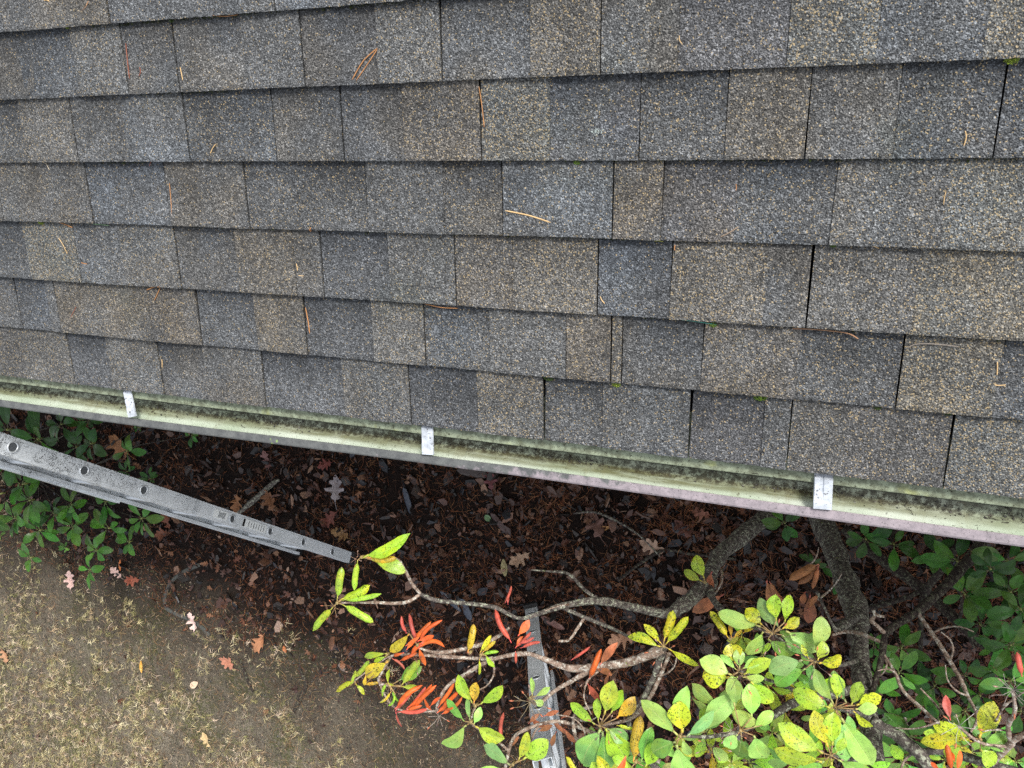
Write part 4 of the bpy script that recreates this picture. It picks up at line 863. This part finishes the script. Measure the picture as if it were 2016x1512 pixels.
branch(R1, [(1740, 1245, 1.5, 8), (1722, 1228, 1.55, 7), (1716, 1222, 1.56, 9), (1722, 1212, 1.57, 6), (1719, 1202, 1.58, 7)], PALEBARK, 'twig'); branch(R1, [(1721, 1208, 1.57, 5), (1730, 1212, 1.58, 6), (1741, 1214, 1.58, 5)], PALEBARK, 'twig')
branch(R1, [(1735, 1264, 1.52, 7), (1715, 1256, 1.5, 7), (1690, 1246, 1.45, 8), (1662, 1244, 1.4, 7), (1640, 1250, 1.5, 4)], PALEBARK, 'twig')
branch(R1, [(1690, 1212, 1.15, 18), (1665, 1228, 1.3, 17), (1648, 1240, 1.4, 12), (1640, 1232, 1.42, 6), (1625, 1200, 1.4, 5), (1608, 1165, 1.35, 6)], BARK)
branch(R1, [(1806, 1206, 1.36, 7), (1830, 1240, 1.4, 8), (1852, 1272, 1.45, 8), (1878, 1315, 1.5, 8), (1892, 1340, 1.55, 9), (1905, 1370, 1.6, 7), (1924, 1412, 1.7, 6), (1912, 1440, 1.8, 4)], PALEBARK, 'twig')
branch(R1, [(1740, 1288, 1.55, 5), (1762, 1325, 1.6, 6), (1778, 1360, 1.65, 7), (1815, 1395, 1.7, 7), (1848, 1424, 1.75, 5)], PALEBARK, 'twig'); branch(R1, [(1812, 1355, 1.6, 3), (1840, 1385, 1.62, 4), (1870, 1425, 1.9, 3)], PALEBARK, 'twig')

whorl(R1, 1520, 1247, 2.06, [(1500, 1230, 1468, 1198, 28, 'Y'), (1528, 1222, 1527, 1170, 28, 'YG'), (1540, 1250, 1584, 1288, 24, 'BG'), (1512, 1258, 1560, 1292, 30, 'G'), (1540, 1238, 1574, 1216, 22, 'Y'), (1545, 1225, 1556, 1170, 25, 'YG'), (1535, 1238, 1494, 1176, 30, 'BG'), (1498, 1234, 1412, 1206, 36, 'L'), (1503, 1243, 1470, 1290, 29, 'L'), (1547, 1242, 1618, 1278, 36, 'L')], 'lime leaf whorl at the top of the foliage')
whorl(R1, 1614, 1272, 2.08, [(1606, 1280, 1617, 1212, 34, 'L')])
whorl(R1, 1604, 1302, 2.10, [(1610, 1300, 1622, 1262, 24, 'YG'), (1592, 1297, 1578, 1268, 10, 'Y'), (1612, 1306, 1658, 1292, 30, 'Y'), (1586, 1316, 1525, 1350, 34, 'G'), (1580, 1299, 1513, 1322, 38, 'BG'), (1602, 1310, 1608, 1362, 22, 'BG')])
whorl(R1, 1644, 1393, 2.12, [(1655, 1412, 1718, 1510, 46, 'L'), (1650, 1412, 1665, 1500, 36, 'BG'), (1648, 1375, 1642, 1325, 26, 'YG'), (1634, 1394, 1560, 1358, 38, 'YG'), (1640, 1384, 1605, 1318, 26, 'L'), (1666, 1384, 1640, 1320, 30, 'BG'), (1676, 1388, 1695, 1342, 25, 'YG'), (1686, 1388, 1736, 1372, 32, 'Y'), (1684, 1396, 1728, 1394, 26, 'L'), (1680, 1400, 1719, 1432, 16, 'Y'), (1668, 1404, 1681, 1445, 20, 'BG')])
whorl(R1, 1636, 1487, 2.18, [(1630, 1470, 1603, 1398, 32, 'Y'), (1618, 1500, 1522, 1474, 42, 'YG'), (1622, 1498, 1575, 1545, 42, 'G'), (1637, 1500, 1640, 1560, 36, 'YG'), (1650, 1496, 1716, 1525, 34, 'L'), (1620, 1483, 1532, 1424, 42, 'YG'), (1639, 1467, 1643, 1402, 34, 'YG'), (1646, 1482, 1664, 1453, 20, 'YG')], 'spotted yellow green leaf whorl')
whorl(R1, 1339, 1449, 2.18, [(1343, 1442, 1340, 1380, 44, 'Y'), (1330, 1460, 1283, 1482, 36, 'G'), (1332, 1466, 1350, 1545, 48, 'L'), (1334, 1447, 1262, 1379, 38, 'L'), (1344, 1441, 1353, 1351, 33, 'L'), (1352, 1450, 1406, 1400, 24, 'BG'), (1343, 1455, 1358, 1487, 18, 'L')], 'bright pale lime leaves at the front of the foliage')
whorl(R1, 1412, 1412, 2.14, [(1414, 1390, 1361, 1346, 32, 'L'), (1412, 1402, 1362, 1376, 36, 'L'), (1380, 1442, 1454, 1366, 42, 'L'), (1400, 1418, 1378, 1395, 30, 'YG')])
whorl(R1, 1458, 1438, 2.15, [(1460, 1452, 1452, 1490, 34, 'DG'), (1452, 1446, 1426, 1470, 27, 'L'), (1446, 1390, 1441, 1330, 34, 'L'), (1480, 1412, 1475, 1345, 34, 'L'), (1500, 1428, 1440, 1402, 30, 'L'), (1484, 1432, 1523, 1400, 24, 'L'), (1484, 1448, 1508, 1494, 42, 'L')], 'pale lime leaf whorl with a dead flower head')
whorl(R1, 1457, 1321, 2.12, [(1448, 1306, 1438, 1266, 36, 'Y'), (1436, 1334, 1382, 1330, 40, 'Y'), (1464, 1328, 1518, 1298, 26, 'YG'), (1462, 1333, 1506, 1336, 18, 'L'), (1440, 1329, 1377, 1299, 36, 'L'), (1449, 1318, 1417, 1289, 14, 'L'), (1456, 1315, 1455, 1276, 23, 'L'), (1462, 1316, 1499, 1303, 18, 'L'), (1478, 1342, 1523, 1384, 34, 'YG'), (1452, 1332, 1440, 1345, 18, 'L')])
whorl(R1, 1181, 1429, 2.08, [(1186, 1440, 1192, 1525, 44, 'G'), (1182, 1436, 1146, 1505, 48, 'BG'), (1192, 1434, 1232, 1495, 48, 'YG'), (1203, 1404, 1226, 1358, 26, 'YG'), (1195, 1434, 1238, 1455, 28, 'BG'), (1171, 1426, 1122, 1383, 25, 'YG'), (1178, 1420, 1176, 1374, 18, 'YG'), (1190, 1406, 1207, 1340, 34, 'YG'), (1214, 1414, 1250, 1372, 26, 'YO'), (1214, 1428, 1248, 1436, 7, 'Y')])
whorl(R1, 1252, 1500, 2.1, [(1262, 1500, 1284, 1432, 28, 'G'), (1247, 1500, 1260, 1410, 21, 'YO'), (1270, 1510, 1300, 1460, 30, 'YG'), (1240, 1515, 1205, 1490, 20, 'YG')])
whorl(R1, 1215, 1545, 2.2, [(1200, 1530, 1232, 1488, 14, 'O'), (1215, 1535, 1175, 1488, 22, 'Y'), (1190, 1540, 1165, 1500, 26, 'YG'), (1140, 1530, 1114, 1490, 12, 'Y')])
whorl(R1, 927, 1422, 2.1, [(933, 1426, 946, 1392, 16, 'L'), (914, 1420, 879, 1376, 20, 'G'), (925, 1419, 921, 1372, 13, 'BG'), (918, 1428, 868, 1465, 26, 'L'), (936, 1430, 993, 1455, 31, 'YG')])
whorl(R1, 936, 1390, 2.1, [(933, 1384, 938, 1343, 21, 'YO'), (930, 1384, 901, 1328, 25, 'YG'), (946, 1386, 990, 1350, 25, 'YG')])
whorl(R1, 1010, 1505, 2.12, [(1004, 1506, 951, 1468, 34, 'BG'), (1030, 1495, 1079, 1458, 36, 'YG'), (1021, 1497, 1039, 1440, 21, 'YG'), (1000, 1515, 938, 1522, 22, 'L')])
whorl(R1, 1044, 1374, 2.08, [(1048, 1369, 1046, 1333, 15, 'L'), (1054, 1371, 1083, 1353, 14, 'L'), (1052, 1378, 1070, 1388, 14, 'L')])
whorl(R1, 1306, 1272, 2.06, [(1300, 1273, 1235, 1254, 20, 'Y'), (1301, 1266, 1267, 1229, 17, 'Y'), (1307, 1262, 1325, 1202, 16, 'Y'), (1311, 1268, 1355, 1215, 15, 'Y'), (1316, 1277, 1375, 1312, 19, 'Y')], 'yellow speckled star of five narrow leaves')
whorl(R1, 1388, 1146, 1.5, [(1386, 1138, 1371, 1092, 25, 'YG'), (1381, 1144, 1346, 1122, 18, 'YG')])
whorl(R1, 1437, 1258, 2.0, [(1434, 1256, 1398, 1203, 14, 'Y'), (1440, 1255, 1437, 1225, 8, 'YO'), (1445, 1255, 1460, 1240, 8, 'YO')])
whorl(R1, 664, 1187, 2.08, [(664, 1180, 672, 1116, 15, 'YG'), (672, 1182, 750, 1169, 9, 'YG'), (670, 1181, 727, 1152, 16, 'Y'), (674, 1190, 735, 1227, 14, 'YG'), (655, 1196, 615, 1243, 13, 'YG')], 'yellow green whorl furthest left, drooping')
whorl(R1, 712, 1097, 2.08, [(724, 1098, 780, 1100, 14, 'YO'), (733, 1102, 799, 1127, 27, 'YG'), (720, 1098, 788, 1072, 9, 'Y'), (715, 1098, 805, 1049, 27, 'YG'), (704, 1103, 697, 1163, 11, 'YG')])
whorl(R1, 822, 1270, 2.1, [(806, 1248, 769, 1286, 22, 'YO'), (820, 1266, 804, 1208, 9, 'R'), (800, 1247, 790, 1213, 8, 'R'), (822, 1264, 868, 1221, 9, 'O'), (812, 1262, 847, 1223, 10, 'O'), (800, 1280, 822, 1246, 9, 'O'), (822, 1262, 855, 1251, 11, 'O'), (825, 1268, 854, 1258, 10, 'O'), (825, 1270, 876, 1274, 10, 'O'), (824, 1274, 838, 1310, 14, 'O'), (806, 1292, 840, 1268, 10, 'O'), (785, 1302, 820, 1284, 8, 'O'), (772, 1296, 797, 1318, 6, 'R'), (795, 1285, 774, 1292, 7, 'O'), (798, 1272, 826, 1254, 9, 'O'), (830, 1268, 862, 1264, 8, 'O')])
whorl(R1, 762, 1289, 2.06, [(762, 1286, 716, 1295, 13, 'YG'), (760, 1292, 736, 1304, 9, 'YG')])
whorl(R1, 698, 1340, 2.06, [(695, 1340, 660, 1362, 10, 'Y'), (700, 1346, 717, 1368, 8, 'Y'), (697, 1336, 726, 1301, 9, 'YG'), (690, 1350, 700, 1320, 7, 'YG')])
whorl(R1, 762, 1303, 2.08, [(764, 1302, 718, 1334, 27, 'YO'), (720, 1330, 716, 1350, 8, 'YO'), (718, 1348, 745, 1345, 6, 'YO')])
whorl(R1, 768, 1350, 2.07, [(764, 1346, 767, 1317, 11, 'YG'), (765, 1345, 775, 1350, 9, 'YG'), (785, 1340, 830, 1312, 26, 'DG'), (790, 1350, 826, 1300, 14, 'YG'), (790, 1352, 824, 1352, 12, 'YG'), (770, 1362, 747, 1384, 5, 'Y'), (778, 1366, 764, 1390, 5, 'YG'), (772, 1358, 785, 1382, 8, 'YG'), (760, 1345, 752, 1372, 6, 'YG')])
whorl(R1, 780, 1397, 2.08, [(777, 1396, 829, 1349, 11, 'O'), (800, 1396, 850, 1347, 10, 'O'), (806, 1392, 838, 1352, 10, 'R'), (812, 1395, 858, 1350, 10, 'O'), (780, 1402, 842, 1396, 9, 'R'), (778, 1400, 812, 1360, 8, 'R'), (834, 1372, 850, 1400, 9, 'O'), (779, 1402, 791, 1432, 10, 'R'), (800, 1398, 830, 1390, 8, 'O')])
whorl(R1, 862, 1400, 2.08, [(862, 1394, 895, 1345, 9, 'O'), (866, 1397, 903, 1361, 9, 'O'), (870, 1400, 910, 1370, 8, 'O'), (860, 1404, 890, 1376, 9, 'O'), (845, 1392, 868, 1372, 8, 'O'), (870, 1406, 888, 1394, 8, 'O')])
whorl(R1, 1015, 1272, 2.05, [(1007, 1266, 974, 1199, 12, 'R'), (1020, 1252, 1042, 1220, 19, 'O'), (1014, 1276, 1046, 1244, 7, 'R'), (1024, 1276, 1064, 1264, 7, 'R'), (1015, 1282, 1015, 1307, 6, 'R'), (1020, 1268, 1052, 1256, 7, 'R'), (1016, 1274, 1030, 1252, 7, 'O')])
whorl(R1, 998, 1185, 1.95, [(994, 1188, 1007, 1153, 6, 'R'), (1000, 1190, 998, 1172, 7, 'R')])
whorl(R1, 925, 1285, 2.05, [(921, 1286, 931, 1228, 14, 'YO')]); whorl(R1, 947, 1289, 2.06, [(945, 1285, 967, 1250, 11, 'Y'), (950, 1288, 982, 1283, 6, 'YG'), (956, 1290, 974, 1314, 11, 'YG'), (944, 1298, 943, 1330, 5, 'Y'), (950, 1284, 975, 1262, 7, 'YO')])
whorl(R1, 1160, 1335, 2.02, [(1158, 1340, 1183, 1278, 13, 'O'), (1156, 1345, 1180, 1380, 15, 'R'), (1124, 1300, 1162, 1273, 6, 'R'), (1170, 1315, 1205, 1330, 14, 'B'), (1180, 1310, 1215, 1265, 16, 'B'), (1200, 1325, 1190, 1350, 8, 'B')])
whorl(R1, 1611, 1112, 1.3, [(1612, 1110, 1553, 1143, 16, 'B'), (1614, 1112, 1571, 1152, 12, 'B'), (1612, 1116, 1600, 1160, 9, 'B')]); whorl(R1, 1512, 1145, 1.3, [(1510, 1142, 1516, 1190, 16, 'B'), (1514, 1144, 1546, 1188, 11, 'B'), (1508, 1144, 1522, 1175, 12, 'B')])
whorl(R1, 1592, 1172, 1.2, [(1595, 1170, 1590, 1228, 24, 'B'), (1590, 1200, 1612, 1172, 10, 'B'), (1585, 1165, 1580, 1190, 12, 'B')]); whorl(R1, 1390, 1170, 1.3, [(1425, 1170, 1362, 1206, 24, 'B'), (1402, 1125, 1380, 1172, 22, 'B')])
whorl(R1, 1092, 1425, 1.9, [(1085 + random.uniform(-22, 26), 1420 + random.uniform(-26, 26), 0, 0, 11, 'B') for _ in range(0)] + [(1070, 1410, 1100, 1400, 10, 'B'), (1078, 1430, 1048, 1418, 11, 'B'), (1085, 1420, 1120, 1450, 11, 'B'), (1095, 1440, 1085, 1470, 10, 'B'), (1060, 1440, 1088, 1428, 11, 'B'), (1105, 1415, 1125, 1398, 10, 'B'), (1040, 1425, 1062, 1405, 9, 'B'), (1110, 1435, 1135, 1462, 10, 'B'), (1000, 1475, 1022, 1450, 9, 'B'), (985, 1465, 992, 1402, 9, 'R')])
whorl(R1, 1930, 1455, 2.0, [(1928, 1452, 1957, 1381, 38, 'Y'), (1915, 1462, 1850, 1420, 26, 'Y'), (1900, 1452, 1812, 1462, 30, 'Y'), (1895, 1470, 1860, 1490, 30, 'YG'), (1935, 1470, 1985, 1450, 34, 'G'), (1930, 1475, 1960, 1505, 34, 'YG')])
whorl(R1, 1872, 1405, 2.12, [(1871, 1418, 1862, 1368, 18, 'R'), (2012, 1332, 2002, 1284, 12, 'R'), (1874, 1520, 1864, 1466, 13, 'O'), (1884, 1520, 1890, 1476, 14, 'O'), (1880, 1500, 1872, 1480, 12, 'O'), (1850, 1515, 1832, 1500, 10, 'O')])
random.seed(33)
for (x_, y_, z_) in [(1905, 1370, 1.6), (1850, 1420, 1.75), (1770, 1340, 1.6), (1990, 1440, 2.0), (1900, 1490, 1.9), (1800, 1480, 1.92), (1940, 1465, 2.0), (1870, 1300, 1.5), (1830, 1250, 1.4), (1740, 1290, 1.5), (1240, 1420, 1.98), (1150, 1470, 2.0), (1130, 1410, 2.0), (1060, 1430, 2.0), (1290, 1330, 2.0), (1180, 1320, 2.0), (970, 1300, 2.03), (1120, 1190, 1.8), (1610, 1180, 1.35), (1580, 1120, 1.1), (1420, 1120, 1.1), (1960, 1420, 2.0), (1975, 1390, 2.05)]:
    an = random.uniform(0, 6.28); L_ = random.uniform(40, 95); b_ = random.uniform(-.8, .8)
    branch(R1, [(x_, y_, z_, 5), (x_ + L_ * .35 * math.cos(an), y_ + L_ * .35 * math.sin(an), z_ + .02, 4), (x_ + L_ * .7 * math.cos(an + b_ * .5), y_ + L_ * .7 * math.sin(an + b_ * .5), z_ + .05, 3), (x_ + L_ * math.cos(an + b_), y_ + L_ * math.sin(an + b_), z_ + .06, 2.2)], PALEBARK, 'twig', .4, 3, 6)
# random spotted leaves lower in the same foliage
random.seed(21)
def rosette(plant, cx, cy, z, r, kinds, n=None, name=None, wr=.40, label=None, el=.1):
    r *= 1.0 if kinds[0] not in ('D', 'DM') else random.uniform(1.0, 1.3) if cx > 1000 else 1.08; n = n or random.randint(5, 8); off = random.uniform(0, 6.28); mb = MB(); c = W(cx, cy, z); L = r * m_per_px(c)
    mt = LEAFD if kinds[0] in ('D', 'DM') else LEAFB
    for i in range(n):
        an = off + i * 6.283 / n + random.uniform(-.42, .42); l_ = L * random.uniform(.6, 1.15); rgb, sp = KIND[random.choice(kinds)]; rgb = tuple(q * random.uniform(.75, 1.25) for q in rgb)
        e = random.gauss(el, .28); d = Vector((math.cos(an) * math.cos(e), math.sin(an) * math.cos(e), math.sin(e)))
        leaf(mb, c + d * L * .06 + Vector((0, 0, random.uniform(-.01, .01))), c + d * l_, l_ * wr * random.uniform(.85, 1.15), rgb, sp, fold=random.uniform(.1, .4), arch=random.uniform(.08, .25), tilt=random.gauss(0, .2), shape=1)
    mb.tube([c - Vector((0, 0, .03)), c + Vector((0, 0, .003))], [L * .03, L * .035], 6, (.30, .32, .10, 0))
    return mb.build(name or 'leaf_whorl', mt, plant, smooth=True, label=label)
for (cx, cy, z, r, ks) in [(1400, 1480, 1.85, 62, ['YG', 'G', 'Y']), (1475, 1500, 1.85, 62, ['G', 'YG']), (1545, 1400, 1.7, 58, ['YG', 'Y', 'G']), (1560, 1465, 1.8, 60, ['G', 'YG']), (1335, 1500, 1.9, 56, ['YG', 'L']), (1510, 1350, 1.7, 52, ['YG', 'G']), (1460, 1250, 1.75, 46, ['YG', 'Y']),
                          (1580, 1270, 1.6, 46, ['G', 'DG']), (1640, 1440, 1.8, 58, ['G', 'YG']), (1700, 1500, 1.95, 56, ['YG', 'L']), (1600, 1500, 1.95, 56, ['Y', 'YG']), (1430, 1400, 1.8, 50, ['G', 'YG']), (1275, 1500, 1.8, 52, ['G', 'YG']), (1180, 1480, 1.85, 50, ['G', 'BG']), (1560, 1320, 1.6, 46, ['DG', 'G']), (1520, 1440, 1.9, 54, ['YG', 'L']), (1390, 1440, 1.95, 54, ['YG', 'L']), (1610, 1410, 1.85, 50, ['YG', 'G']), (1670, 1470, 2.0, 50, ['YG', 'L']), (1500, 1290, 1.8, 48, ['YG', 'G']), (1610, 1350, 1.75, 46, ['YG', 'BG']), (1440, 1500, 2.0, 50, ['YG', 'L']), (1560, 1500, 2.02, 52, ['YG', 'BG']), (1230, 1490, 1.95, 46, ['YG', 'BG']), (1330, 1470, 1.95, 46, ['G', 'YG']), (1870, 1460, 1.7, 44, ['YG', 'Y']), (1960, 1440, 1.6, 46, ['YG', 'G']), (1780, 1500, 1.7, 50, ['YG', 'G'])]:
    rosette(R1, cx, cy, z, r, ks)
# spent flower heads: radiating dry stalks
def flower_head(plant, cx, cy, z, r, n, col=(.10, .07, .06), tips=True):
    mb = MB(); c = W(cx, cy, z); L = r * m_per_px(c)
    for i in range(n):
        an = 6.283 * i / n + random.uniform(-.2, .2); e = random.uniform(.0, .6); l_ = L * random.uniform(.6, 1.15); d = Vector((math.cos(an) * math.cos(e), math.sin(an) * math.cos(e), math.sin(e))); b_ = Vector((random.gauss(0, .08), random.gauss(0, .08), 0)) * l_
        p = [c, c + d * l_ * .5 + b_, c + d * l_]; mb.tube(p, [L * .014, L * .011, L * .013], 5, (*col, 0))
        if tips and random.random() < .7: mb.tube([p[2] - d * L * .02, p[2] + d * L * .12, p[2] + d * L * .26], [L * .02, L * .05, L * .012], 6, (*(random.choice([(.5, .16, .08), (.34, .22, .17), (.12, .08, .07)])), 0))
    mb.build('seed_head', DEAD, plant, smooth=True)
for a_ in [(1994, 1358, 2.16, 40, 12, (.30, .26, .24)), (1888, 1430, 2.14, 40, 7, (.5, .45, .42)), (1524, 1252, 2.1, 36, 13), (1604, 1300, 2.14, 34, 8), (1457, 1335, 2.16, 38, 8), (1645, 1394, 2.16, 30, 9), (1440, 1437, 2.2, 26, 9, (.34, .26, .22)), (1195, 1430, 2.12, 30, 9), (1044, 1382, 2.1, 34, 12, (.30, .24, .14)), (698, 1325, 2.08, 20, 6), (640 + 20, 1195, 2.06, 22, 6, (.5, .32, .15)), (1405, 1470, 2.2, 30, 7), (1636, 1490, 2.2, 26, 7), (1163, 1330, 2.03, 26, 8), (1305, 1280, 2.05, 32, 9, (.20, .15, .11)), (945, 1300, 2.05, 22, 7), (700, 1100, 2.08, 18, 5, (.5, .3, .2)), (820, 1300, 2.08, 24, 8, (.3, .14, .1)), (765, 1365, 2.06, 26, 8, (.3, .24, .18)), (865, 1410, 2.06, 26, 8, (.5, .42, .36))]:
    flower_head(R1, *a_)

# dark lower rhododendron at the right, under the gutter
R2 = empty('rhododendron', W(1990, 1120, 0), label='dark green rhododendron low behind the bare branches at right', cat='shrub')
branch(R2, [(1660, 1040, .25, 20), (1720, 1090, .3, 22), (1790, 1140, .35, 22), (1850, 1190, .4, 20), (1930, 1265, .5, 18), (2000, 1320, .6, 14)], DARKBARK, 'trunk'); branch(R2, [(1885, 1075, .7, 14), (1850, 1125, .6, 15), (1825, 1160, .5, 15), (1815, 1200, .5, 12), (1812, 1290, .5, 9)], DARKBARK)
branch(R2, [(1640, 1232, .35, 9), (1715, 1197, .4, 10), (1780, 1178, .45, 10), (1830, 1155, .5, 9)], DARKBARK); branch(R2, [(1882, 1150, .5, 7), (1895, 1190, .5, 7), (1890, 1220, .45, 7), (1905, 1250, .4, 6), (1918, 1275, .4, 5)], DARKBARK)
branch(R2, [(1742, 1388, .9, 9), (1770, 1430, .85, 10), (1790, 1470, .8, 11)], PALEBARK); branch(R2, [(1780, 1405, .9, 6), (1790, 1450, .85, 7)], PALEBARK)
random.seed(5)
for (cx, cy, z, r, ks) in [(1885, 1105, .9, 58, ['D', 'DM']), (1985, 1105, 1.0, 60, ['D', 'DM']), (1930, 1150, .9, 60, ['DM', 'D']), (1990, 1165, 1.0, 56, ['DM']), (1995, 1225, 1.0, 56, ['D', 'DM']), (1960, 1270, .9, 50, ['D', 'DM']), (1760, 1072, .8, 48, ['D', 'DM']), (1705, 1062, .8, 46, ['D']), (1545, 1030, .8, 40, ['D', 'DM']), (1600, 1110, .5, 28, ['D']),
                          (1775, 1275, .9, 42, ['DM', 'G']), (1770, 1325, 1.0, 46, ['DM', 'G']), (1725, 1330, .9, 40, ['DM']), (1800, 1330, .8, 42, ['D']), (1840, 1350, .7, 44, ['D', 'DM']), (1900, 1330, .9, 46, ['D', 'DM']), (1965, 1320, 1.0, 48, ['D', 'DM']), (1850, 1420, .8, 44, ['DM', 'D']), (1760, 1410, .9, 46, ['D', 'DM']), (1900, 1400, 1.0, 44, ['DM']), (1790, 1450, .9, 46, ['DM']), (1770, 1490, 1.1, 58, ['G', 'DM']), (1860, 1495, 1.2, 52, ['G', 'YG']), (1960, 1470, 1.2, 50, ['G', 'DM']), (2010, 1400, 1.1, 48, ['DM', 'D']), (1650, 1140, .4, 30, ['D']), (1910, 1480, 1.4, 46, ['YG', 'G']), (2000, 1500, 1.4, 50, ['YG', 'G']), (1720, 1270, .7, 34, ['DM']), (1950, 1120, 1.2, 56, ['D', 'DM']), (2010, 1200, 1.25, 56, ['DM', 'D']), (1900, 1170, 1.0, 50, ['DM']), (1990, 1270, 1.2, 52, ['DM', 'D']), (1930, 1230, .8, 44, ['D']), (1840, 1090, .8, 46, ['D', 'DM']), (1990, 1340, 1.2, 48, ['DM', 'G']), (1930, 1370, 1.0, 44, ['D', 'DM'])]:
    rosette(R2, cx, cy, z, r, ks)
    if random.random() < .9: c = (cx + random.uniform(-15, 15), cy - 30, max(.1, z - .35)); branch(R2, [(cx, cy, z - .02, 4), (cx - 5, cy - 8, z - .15, 5), (c[0], c[1], c[2], 6)], DARKBARK, 'stem', sub=2, seg=6)
# dark rhododendron at the left below the ladder
R3 = empty('rhododendron', W(60, 900, 0), label='dark green rhododendron at left, below and behind the leaning ladder', cat='shrub')
random.seed(11)
LW = [(74, 864, 1.3, 64, ['D', 'DM']), (14, 846, 1.4, 58, ['D']), (-20, 900, 1.4, 60, ['D']), (120, 835, 1.1, 40, ['D']), (45, 953, 1.1, 50, ['DM', 'D']), (58, 985, 1.0, 50, ['DM']), (0, 972, 1.2, 50, ['D', 'DM']), (-15, 1020, 1.0, 44, ['D', 'DM']), (140, 994, .8, 42, ['DM']), (208, 988, .7, 38, ['DM', 'D']), (144, 1036, .7, 42, ['DM']), (214, 1040, .7, 42, ['DM']), (278, 1021, .7, 44, ['DM']), (78, 1044, .8, 38, ['DM']), (30, 1020, .9, 42, ['DM']), (254, 1067, .5, 32, ['DM']), (60, 1098, .6, 40, ['DM']), (176, 1122, .5, 34, ['DM']), (188, 1084, .6, 34, ['DM']), (179, 873, .8, 42, ['D', 'DM']), (249, 888, .8, 34, ['DM']), (295, 942, .5, 22, ['D']), (175, 828, .9, 34, ['D']), (272, 842, .6, 14, ['DM']), (130, 1078, .3, 14, ['DM', 'G']), (250, 928, .5, 22, ['D']), (378, 857, .7, 28, ['DM', 'D']), (105, 1010, .8, 40, ['D', 'DM']), (0, 1055, .6, 16, ['G', 'DM']), (150, 880, .8, 34, ['D']), (25, 900, 1.3, 50, ['D'])]
root3 = W(60, 900, 0)
for (cx, cy, z, r, ks) in LW:
    rosette(R3, cx, cy, z, r, ks)
    c = W(cx, cy, z - .02); e_ = root3 + Vector((random.uniform(-.25, .5), random.uniform(-.25, .1), 0)); m1 = c.lerp(e_, .4) + Vector((random.gauss(0, .05), random.gauss(0, .05), .1))
    mb = MB(); mb.tube([c, m1, c.lerp(e_, .75), e_], [.002, .0035, .0055, .008], 6, (.5, .5, .5, 0), .3); mb.build('stem', DARKBARK, R3, smooth=True)
